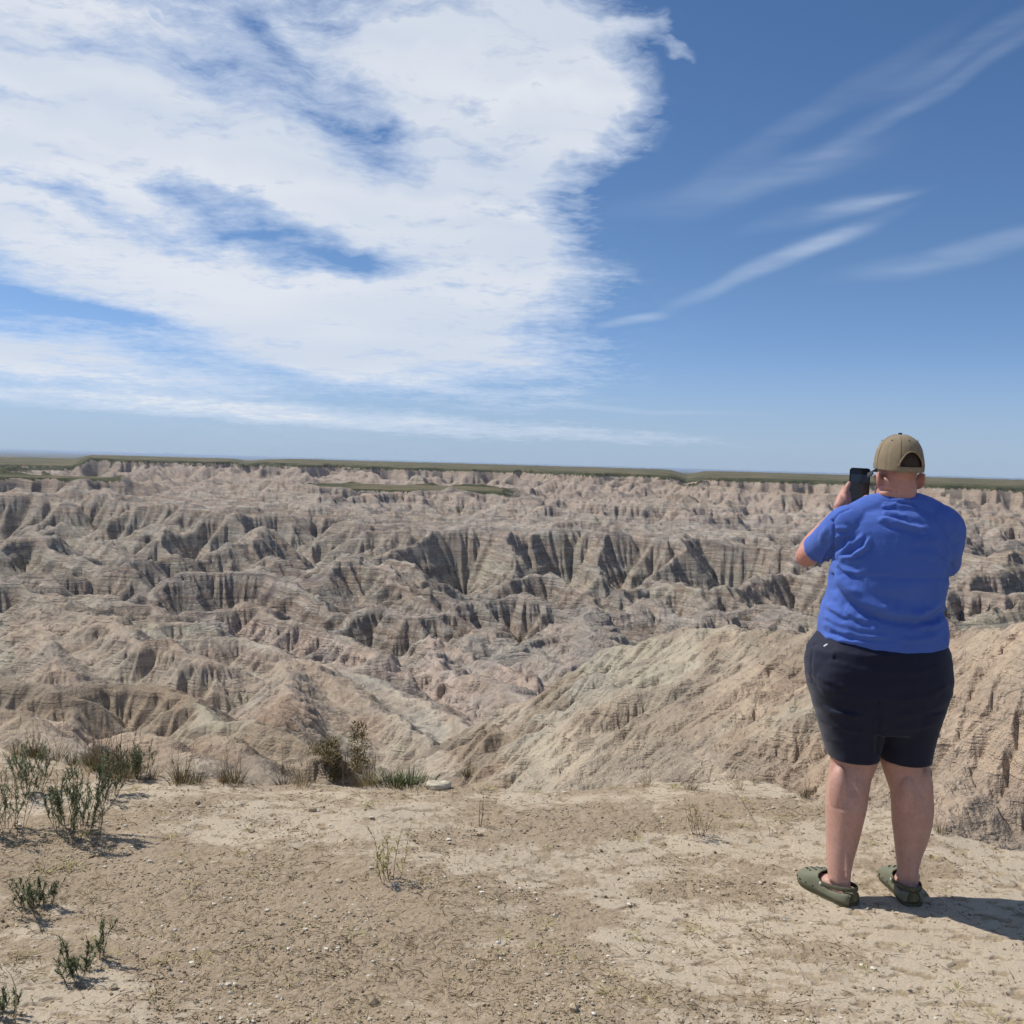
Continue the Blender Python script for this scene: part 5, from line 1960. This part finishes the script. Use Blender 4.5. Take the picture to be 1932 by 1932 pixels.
    me = mesh_from_arrays('t_shirt', co - inv, Fq, blue)
    shirt = link('t_shirt', me, root)
    # ribbed collar
    cc = [W3(1117, 628, .035)]
    ctr = cc[0]
    ringp = []
    for k in range(41):
        a = 2 * math.pi * k / 40
        ringp.append(ctr + np.array([.0855 * math.cos(a), .082 * math.sin(a), -.010 + .012 * -math.sin(a) + .004]))
    v_, f_ = tube(ringp, [.0085] * 41, n=10, flat=1.25, sub=1, round_ends=False)
    link('collar', mesh_from_arrays('collar', np.array(v_) - inv, f_, blue), shirt)
    print('shirt', len(co), time.time() - T0)

    # ---- shorts
    navy = cloth_material('navy_twill', srgb(12, 15, 34), srgb(20, 25, 50), sheen=.12, rough=.75, bump=.0002, spec=.3)
    sh = [(14, 364, 1052, .176, .03), (50, 338, 1072, .190, .03), (110, 298, 1094, .206, .028), (180, 284, 1104, .210, .025), (260, 286, 1110, .212, .02), (340, 298, 1102, .208, .015),
          (420, 324, 1070, .192, .01), (500, 347, 1043, .178, .01), (560, 366, 1026, .162, .01)]
    hp = [loft([ring4(*r) for r in sh], n=64, power=2.4)]
    hp.append(loft([ring4(*r) for r in [(430, 330, 750, .180, .01), (540, 358, 730, .160, .01), (640, 386, 706, .144, .01), (700, 402, 694, .137, .008), (732, 412, 690, .133, .005)]], n=48, power=2.2))
    hp.append(loft([ring4(*r) for r in [(430, 650, 1068, .180, .01), (540, 670, 1034, .160, .01), (640, 696, 1008, .144, .01), (700, 704, 996, .137, .008), (745, 711, 989, .133, .005)]], n=48, power=2.2))
    for (ua, ub) in ((420, 640), (760, 980)):
        hp.append(ball(W4((ua + ub) / 2, 270, -.055), (.135, .115, .15), 0))
    co, Fq, e, deg = fuse('shorts', hp, .0058, 16)
    nn = vnormals(co, Fq)
    px, py = proj(co)
    u, v = (px - 1429.1) / .3261, (py - 1188.8) / .3261
    disp = np.zeros(len(co))
    for pts, w, h in [([(300, 250), (380, 290), (520, 330)], 14, .006), ([(300, 300), (400, 350), (500, 380)], 12, .005), ([(330, 420), (420, 470), (560, 500)], 14, .006),
                      ([(350, 500), (450, 560), (600, 590)], 14, .005), ([(380, 620), (480, 650), (620, 655)], 14, .004), ([(700, 420), (702, 560), (698, 700)], 16, -.016),
                      ([(1090, 330), (1000, 380), (850, 400)], 16, .006), ([(1070, 430), (960, 480), (820, 500)], 16, .005), ([(1030, 540), (930, 570), (800, 575)], 15, .005),
                      ([(450, 120), (640, 150), (900, 150)], 14, .004), ([(420, 180), (600, 230), (700, 240)], 16, .004), ([(330, 90), (310, 180), (318, 300)], 8, -.006),
                      ([(700, 240), (860, 250), (1050, 210)], 20, .004)]:
        d, t = poly_dist(u + 9 * perlin(u / 50, v / 50, 330), v + 9 * perlin(u / 50, v / 50, 331), pts)
        disp += h * .6 * np.exp(-(d / w) ** 2) * sstep(-nn[:, 1], -.4, .1)
    disp += .0015 * perlin(co[:, 0] * 18, co[:, 2] * 26 + co[:, 1] * 12, 332)
    co = co + nn * disp[:, None]
    shorts = link('shorts', mesh_from_arrays('shorts', co - inv, Fq, navy), root)
    zm = flat_mat('zip_metal', (.7, .7, .7, 1), .35, .8, .1)
    pz = W4(357, 66, -.02)
    v1, f1 = tube([pz + np.array([-.004, -.085, -.004]), pz + np.array([.006, -.088, .004])], [.0035, .003], n=8)
    link('zip_pull', mesh_from_arrays('zip_pull', np.array(v1) - inv, f1, zm), shorts)

    # ---- cap
    taupe = cloth_material('washed_cotton', srgb(126, 111, 88), srgb(154, 138, 112), sheen=.1, weave=700, bump=.0005)
    dark = cloth_material('dark_cotton', srgb(38, 38, 44), srgb(58, 58, 64), sheen=.1)
    black = flat_mat('black_button', (.012, .012, .014, 1), .6, .4, .2)
    cap = bpy.data.objects.new('cap', None)
    COL.objects.link(cap)
    cap.parent = root
    CC = hd(0, -.002, .036)
    nu, nv_ = 144, 40

    def cap_pt(a, t, off=0.0):
        """a: angle from the back (0) round his left side; t: 0 top .. 1 rim"""
        rz, rs, rf = .117 + off, .0945 + off, .108 + off
        ph = t * R(97)
        s_, c_ = math.sin(ph) ** .80 if ph < math.pi / 2 else math.sin(ph), math.cos(ph)
        back = .5 + .5 * math.cos(a)
        x = -math.sin(a) * rs * s_
        f = -math.cos(a) * rf * s_
        seam = abs(math.sin(3 * a))
        puff = 1 - .018 * (1 - min(1, seam * 5)) * s_
        wr = .0022 * float(perlin(np.array([a * 3.0]), np.array([t * 5.0]), 341)[0]) * s_
        z = rz * c_
        if t > .9:
            z -= (t - .9) * .0
        z -= .040 * s_ ** 6 * back * max(0, t - .4)
        return CC + SDIR * x * (puff + wr * 8) + FDIR * f * (puff + wr * 8) + np.array([0, 0, z + .004])
    V = [cap_pt(0, 0)]
    for i in range(1, nv_ + 1):
        for k in range(nu):
            V.append(cap_pt(2 * math.pi * k / nu, i / nv_))
    F, MI = [], []
    for k in range(nu):
        F.append((0, 1 + k, 1 + (k + 1) % nu))
        MI.append(0)

    def hole(a, t):
        a = (a + math.pi) % (2 * math.pi) - math.pi
        if abs(a) > .56:
            return False
        top = .66 + .22 * (abs(a) / .56) ** 2.4
        return top < t < .905
    for i in range(nv_ - 1):
        for k in range(nu):
            a = 2 * math.pi * (k + .5) / nu
            t = (i + 1.5) / nv_
            if hole(a, t):
                continue
            F.append((1 + i * nu + k, 1 + (i + 1) * nu + k, 1 + (i + 1) * nu + (k + 1) % nu, 1 + i * nu + (k + 1) % nu))
            an = (a + math.pi) % (2 * math.pi) - math.pi
            MI.append(1 if abs(an) > R(121) else 0)
    me = mesh_from_arrays('cap_crown', np.array(V) - inv, F, [taupe, dark])
    me.polygons.foreach_set('material_index', np.array(MI, dtype=np.int32))
    oc = link('cap_crown', me, cap)
    sd = oc.modifiers.new('thick', 'SOLIDIFY')
    sd.thickness = .0025
    sd.offset = 1
    # stitched edge of the opening
    arch = []
    for q in np.linspace(-.57, .57, 25):
        arch.append(cap_pt(q, .655 + .23 * (abs(q) / .57) ** 2.4, .002))
    v1, f1 = tube(arch, [.0032] * 25, n=8, sub=1)
    link('opening_edge', mesh_from_arrays('opening_edge', np.array(v1) - inv, f1, taupe), cap)
    # seams
    sv = []
    for k in range(6):
        a = k * math.pi / 3 + math.pi / 6
        sv.append(tube([cap_pt(a, t, .0005) for t in np.linspace(.06, .98, 16)], [.0014] * 16, n=6, sub=1))
    Vs, Fs = join(sv)
    link('seam', mesh_from_arrays('seam', np.array(Vs) - inv, Fs, taupe), cap)
    v1, f1 = ball(cap_pt(0, 0) + np.array([0, 0, .003]), (.0085, .0085, .005))
    link('button', mesh_from_arrays('button', np.array(v1) - inv, f1, black), cap)
    for a in (-1.0, .0, 1.0, 2.0, -2.0, 3.1):
        v1, f1 = ball(cap_pt(a + .02, .40, .0012), (.0026, .0026, .0026))
        link('eyelet', mesh_from_arrays('eyelet', np.array(v1) - inv, f1, black), cap)
    # brim: curved plate out over the face
    V, n1_, n2_ = [], 25, 12
    for j in range(n2_):
        for k in range(n1_):
            q = -1 + 2 * k / (n1_ - 1)
            a = q * 1.05
            base_ = np.array([math.sin(a) * .096, math.cos(a) * .108])
            ext = (j / (n2_ - 1)) * .074 * (1 - .35 * abs(q) ** 3)
            V.append(hd(0, 0, .034) + SDIR * base_[0] * (1 - .10 * j / n2_) + FDIR * (base_[1] + ext) + np.array([0, 0, -.010 - .028 * q * q - .018 * (j / n2_)]))
    me = mesh_from_arrays('brim', np.array(V) - inv, grid_faces(n2_, n1_), dark)
    ob = link('brim', me, cap)
    sd = ob.modifiers.new('thick', 'SOLIDIFY')
    sd.thickness = .004
    # clipped hair filling the opening at the back
    hair = flat_mat('clipped_hair', srgb(70, 58, 50), .9, .2, .3, 300, .001, 700)
    v1, f1 = ball(hd(0, -.001, .030), (.0825, .1015, .098), YAW, 40)
    V1 = np.array(v1)
    keep = [f for f in f1 if all(V1[i][2] > HC[2] + .004 for i in f)]
    link('hair', mesh_from_arrays('hair', V1 - inv, keep, hair), root)

    # ---- clogs
    olive = flat_mat('olive_foam', srgb(110, 110, 88), .62, .35, .10, 40, .0006, 300)
    olive_d = flat_mat('olive_foam_worn', srgb(86, 84, 66), .75, .25, .2, 60, .0008, 200)
    holec = flat_mat('hole_shade', (.01, .01, .009, 1), .9, .1, .1)
    rivet = flat_mat('rivet_pale', srgb(190, 196, 190), .45, .5, .08)
    for nm, heel, d, side in (('left', HEEL_L, DIR_L, -1), ('right', HEEL_R, DIR_R, 1)):
        clog = bpy.data.objects.new('clog', None)
        COL.objects.link(clog)
        clog.parent = root
        L = .305
        hb = heel - np.array([d[0], d[1], 0]) * .012

        def wid(s):       # half width along the foot
            return float(np.interp(s, [0, .03, .08, .18, .32, .5, .66, .8, .9, .96, .99, 1], [.017, .030, .037, .042, .042, .047, .055, .056, .047, .034, .022, .008]))

        def cen(s):
            return side * float(np.interp(s, [0, .4, .75, 1], [0, .003, -.004, -.016]))

        def top(s):
            return float(np.interp(s, [0, .1, .3, .42, .5, .6, .75, .88, .96, 1], [.050, .051, .047, .060, .084, .080, .066, .052, .040, .024]))
        ns, ntt = 60, 40
        V = []
        for i in range(ns):
            s = i / (ns - 1)
            w, h, c = wid(s) + .005, top(s) + .006, cen(s)
            for k in range(ntt):
                a = math.pi * k / (ntt - 1)
                x = -math.cos(a)
                z = math.sin(a)
                xx = math.copysign(abs(x) ** .75, x) * w
                zz = .014 + (h - .014) * z ** .62
                V.append(fl(hb, d, c + xx, s * L, zz))
        F = []
        for i in range(ns - 1):
            s = (i + .5) / (ns - 1)
            for k in range(ntt - 1):
                a = (k + .5) / (ntt - 1)
                edge = .44 + .06 * (1 - (2 * abs(a - .5)) ** 2)
                if s < edge + .03 and .20 < a < .80 and s > .10:
                    continue
                F.append((i * ntt + k, i * ntt + k + 1, (i + 1) * ntt + k + 1, (i + 1) * ntt + k))
        F.append(tuple(range(ntt)))
        F.append(tuple((ns - 1) * ntt + k for k in range(ntt))[::-1])
        me = mesh_from_arrays('upper', np.array(V) - inv, F, olive)
        o = link('upper', me, clog)
        sd = o.modifiers.new('t', 'SOLIDIFY')
        sd.thickness = .005
        sd.offset = 0
        # sole
        out = [(s, 1) for s in np.linspace(0, 1, 40)] + [(s, -1) for s in np.linspace(1, 0, 40)[1:-1]]
        V, F = [], []
        lv = [(-.004, .93), (.004, 1.0), (.013, 1.03), (.020, 1.05), (.026, 1.02)]
        for z, sc in lv:
            for s, sg in out:
                rise = .012 * max(0, (s - .72) / .28) ** 2
                V.append(fl(hb, d, cen(s) + sg * (wid(s) + .005) * sc, s * L, z + rise))
        m_ = len(out)
        for j in range(len(lv) - 1):
            for k in range(m_):
                F.append((j * m_ + k, j * m_ + (k + 1) % m_, (j + 1) * m_ + (k + 1) % m_, (j + 1) * m_ + k))
        F.append(tuple(range(m_)))
        F.append(tuple((len(lv) - 1) * m_ + k for k in range(m_))[::-1])
        link('sole', mesh_from_arrays('sole', np.array(V) - inv, F, olive_d), clog)
        # heel strap
        pts = []
        for q in np.linspace(-1, 1, 21):
            a = q * math.pi / 2
            pts.append(fl(hb, d, math.sin(a) * .050, .135 - .136 * math.cos(a) ** .8 - .004, .056 + .014 * math.cos(a)))
        v1, f1 = tube(pts, [.0026] * 21, n=10, flat=3.6, sub=2, round_ends=False)
        link('heel_strap', mesh_from_arrays('heel_strap', np.array(v1) - inv, f1, olive_d), clog)
        yaw = math.atan2(d[1], d[0]) - math.pi / 2
        for s_ in (-1, 1):
            v1, f1 = ball(fl(hb, d, s_ * .053, .133, .054), (.003, .0065, .0065), yaw)
            link('rivet', mesh_from_arrays('rivet', np.array(v1) - inv, f1, rivet), clog)
        # solid dark buttons, coloured as the shade inside the vent openings
        hv = []
        for (sx, sf) in [(-.4, .62), (0, .60), (.4, .62), (-.55, .70), (-.2, .69), (.2, .69), (.55, .70), (-.4, .78), (0, .77), (.4, .78), (-.2, .85), (.2, .85), (0, .91)]:
            w, h = wid(sf) + .005, top(sf) + .006
            x = abs(sx) ** (1 / .75)
            z = .014 + (h - .014) * math.sqrt(1 - x * x) ** .62
            hv.append(ball(fl(hb, d, cen(sf) + sx * w, sf * L, z + .0015), (.0052, .0064, .0032), yaw, 12))
        for sg in (-1, 1):
            for sf in (.56, .68, .80, .90):
                w = wid(sf) + .0055
                hv.append(ball(fl(hb, d, cen(sf) + sg * w * .985, sf * L, .030), (.0035, .0095, .0050), yaw + sg * (sf - .6) * 1.1, 12))
        for v1, f1 in hv:
            link('vent_hole_shade', mesh_from_arrays('vent_hole_shade', np.array(v1) - inv, f1, holec), clog)

    # ---- the phone in his hands
    ph = bpy.data.objects.new('mobile_phone', None)
    COL.objects.link(ph)
    tl, tr = W6(1603.6, 882.2, .345), W6(1642.6, 884.2, .325)
    bl = W6(1611.0, 958.0, .325)
    X_ = tr - tl
    wv_ = float(np.linalg.norm(X_))
    X_ /= wv_
    Y_ = tl - bl
    Y_ -= X_ * (Y_ @ X_)
    hgt = float(np.linalg.norm(Y_))
    Y_ /= hgt
    Z_ = np.cross(X_, Y_)
    ctr = (tl + tr) / 2 - Y_ * hgt / 2
    M = Matrix((tuple(X_), tuple(Y_), tuple(Z_))).transposed().to_4x4()
    M.translation = Vector(ctr)
    ph.matrix_world = M
    tag(ph, 'black cased mobile phone held up in front of the man in both hands', 'phone')

    def slab(w, h, t, rad, n=8, z0=0.0):
        pts = []
        for cx, cy, a0 in ((w / 2 - rad, h / 2 - rad, 0), (-w / 2 + rad, h / 2 - rad, 90), (-w / 2 + rad, -h / 2 + rad, 180), (w / 2 - rad, -h / 2 + rad, 270)):
            for k in range(n + 1):
                a = R(a0 + 90 * k / n)
                pts.append((cx + rad * math.cos(a), cy + rad * math.sin(a)))
        V, F = [], []
        for z, sc in ((-t / 2, -.0012), (-t / 2 + .0015, 0), (t / 2 - .0015, 0), (t / 2, -.0012)):
            for x, y in pts:
                r_ = math.hypot(x, y)
                V.append((x * (1 + sc / r_), y * (1 + sc / r_), z + z0))
        m_ = len(pts)
        for j in range(3):
            for k in range(m_):
                F.append((j * m_ + k, j * m_ + (k + 1) % m_, (j + 1) * m_ + (k + 1) % m_, (j + 1) * m_ + k))
        F.append(tuple(range(m_))[::-1])
        F.append(tuple(3 * m_ + k for k in range(m_)))
        return V, F
    v1, f1 = slab(wv_, hgt, .0115, .012)
    case = flat_mat('phone_case', (.008, .008, .009, 1), .55, .4, .1)
    link('case', mesh_from_arrays('case', np.array(v1), f1, case, smooth=False), ph)
    m, nt, b = new_mat('phone_glass', .12, .5)
    oc_ = nt.n('ShaderNodeTexCoord').outputs['Object']
    y_ = nt.n('ShaderNodeSeparateXYZ', ins={0: oc_}).outputs[1]
    land = nt.smooth(nt.math('ADD', y_, nt.math('MULTIPLY', nt.noise(oc_, 60, 4, .6), .01)), .030, .034)
    live = nt.math('MULTIPLY', nt.smooth(y_, -.050, -.048), nt.smooth(y_, .060, .058))
    vcol = nt.mix(land, nt.mix(nt.noise(oc_, 120, 5, .7), srgb(26, 24, 24), srgb(50, 47, 44)), srgb(40, 48, 62))
    vcol = nt.mix(live, (.004, .004, .005, 1), vcol)
    b.inputs['Base Color'].default_value = (.004, .004, .005, 1)
    nt.put(b.inputs['Emission Color'], vcol)
    b.inputs['Emission Strength'].default_value = .55
    v1, f1 = slab(wv_ - .009, hgt - .009, .0016, .009, z0=.0056)
    link('screen', mesh_from_arrays('screen', np.array(v1), f1, m, smooth=False), ph)
    v1, f1 = slab(.026, .030, .002, .007, z0=-.0066)
    v1 = [(x - wv_ / 2 + .022, y + hgt / 2 - .024, z) for x, y, z in v1]
    lens = []
    for (x, y) in ((-.006, .006), (.006, -.006)):
        lens.append(ball((x + -wv_ / 2 + .022, y + hgt / 2 - .024, -.0078), (.005, .005, .0016)))
    V1, F1 = join([(v1, f1)] + lens)
    link('camera_lens', mesh_from_arrays('camera_lens', np.array(V1), F1, case), ph)


build_person()
print('person', time.time() - T0)
# ------------------------------------------------------------------ the air between here and the far plain
def build_haze():
    m = bpy.data.materials.new('haze_air')
    m.use_nodes = True
    t = m.node_tree
    t.nodes.clear()
    nt = NT(t)
    o = nt.n('ShaderNodeOutputMaterial')
    v = nt.n('ShaderNodeVolumePrincipled')
    v.inputs['Color'].default_value = (.62, .76, .95, 1)
    v.inputs['Density'].default_value = 4.5e-5
    v.inputs['Anisotropy'].default_value = 0.2
    t.links.new(v.outputs[0], o.inputs['Volume'])
    bm = bmesh.new()
    bmesh.ops.create_cube(bm, size=1)
    z0, z1 = -89.0, 2.9
    for q in bm.verts:
        q.co.x *= 190000
        q.co.y *= 190000
        q.co.z = z0 if q.co.z < 0 else z1
    me = bpy.data.meshes.new('haze')
    bm.to_mesh(me)
    bm.free()
    me.materials.append(m)
    link('haze', me, kind='stuff', label='thin pale haze in the air over the badlands', cat='haze')


build_haze()
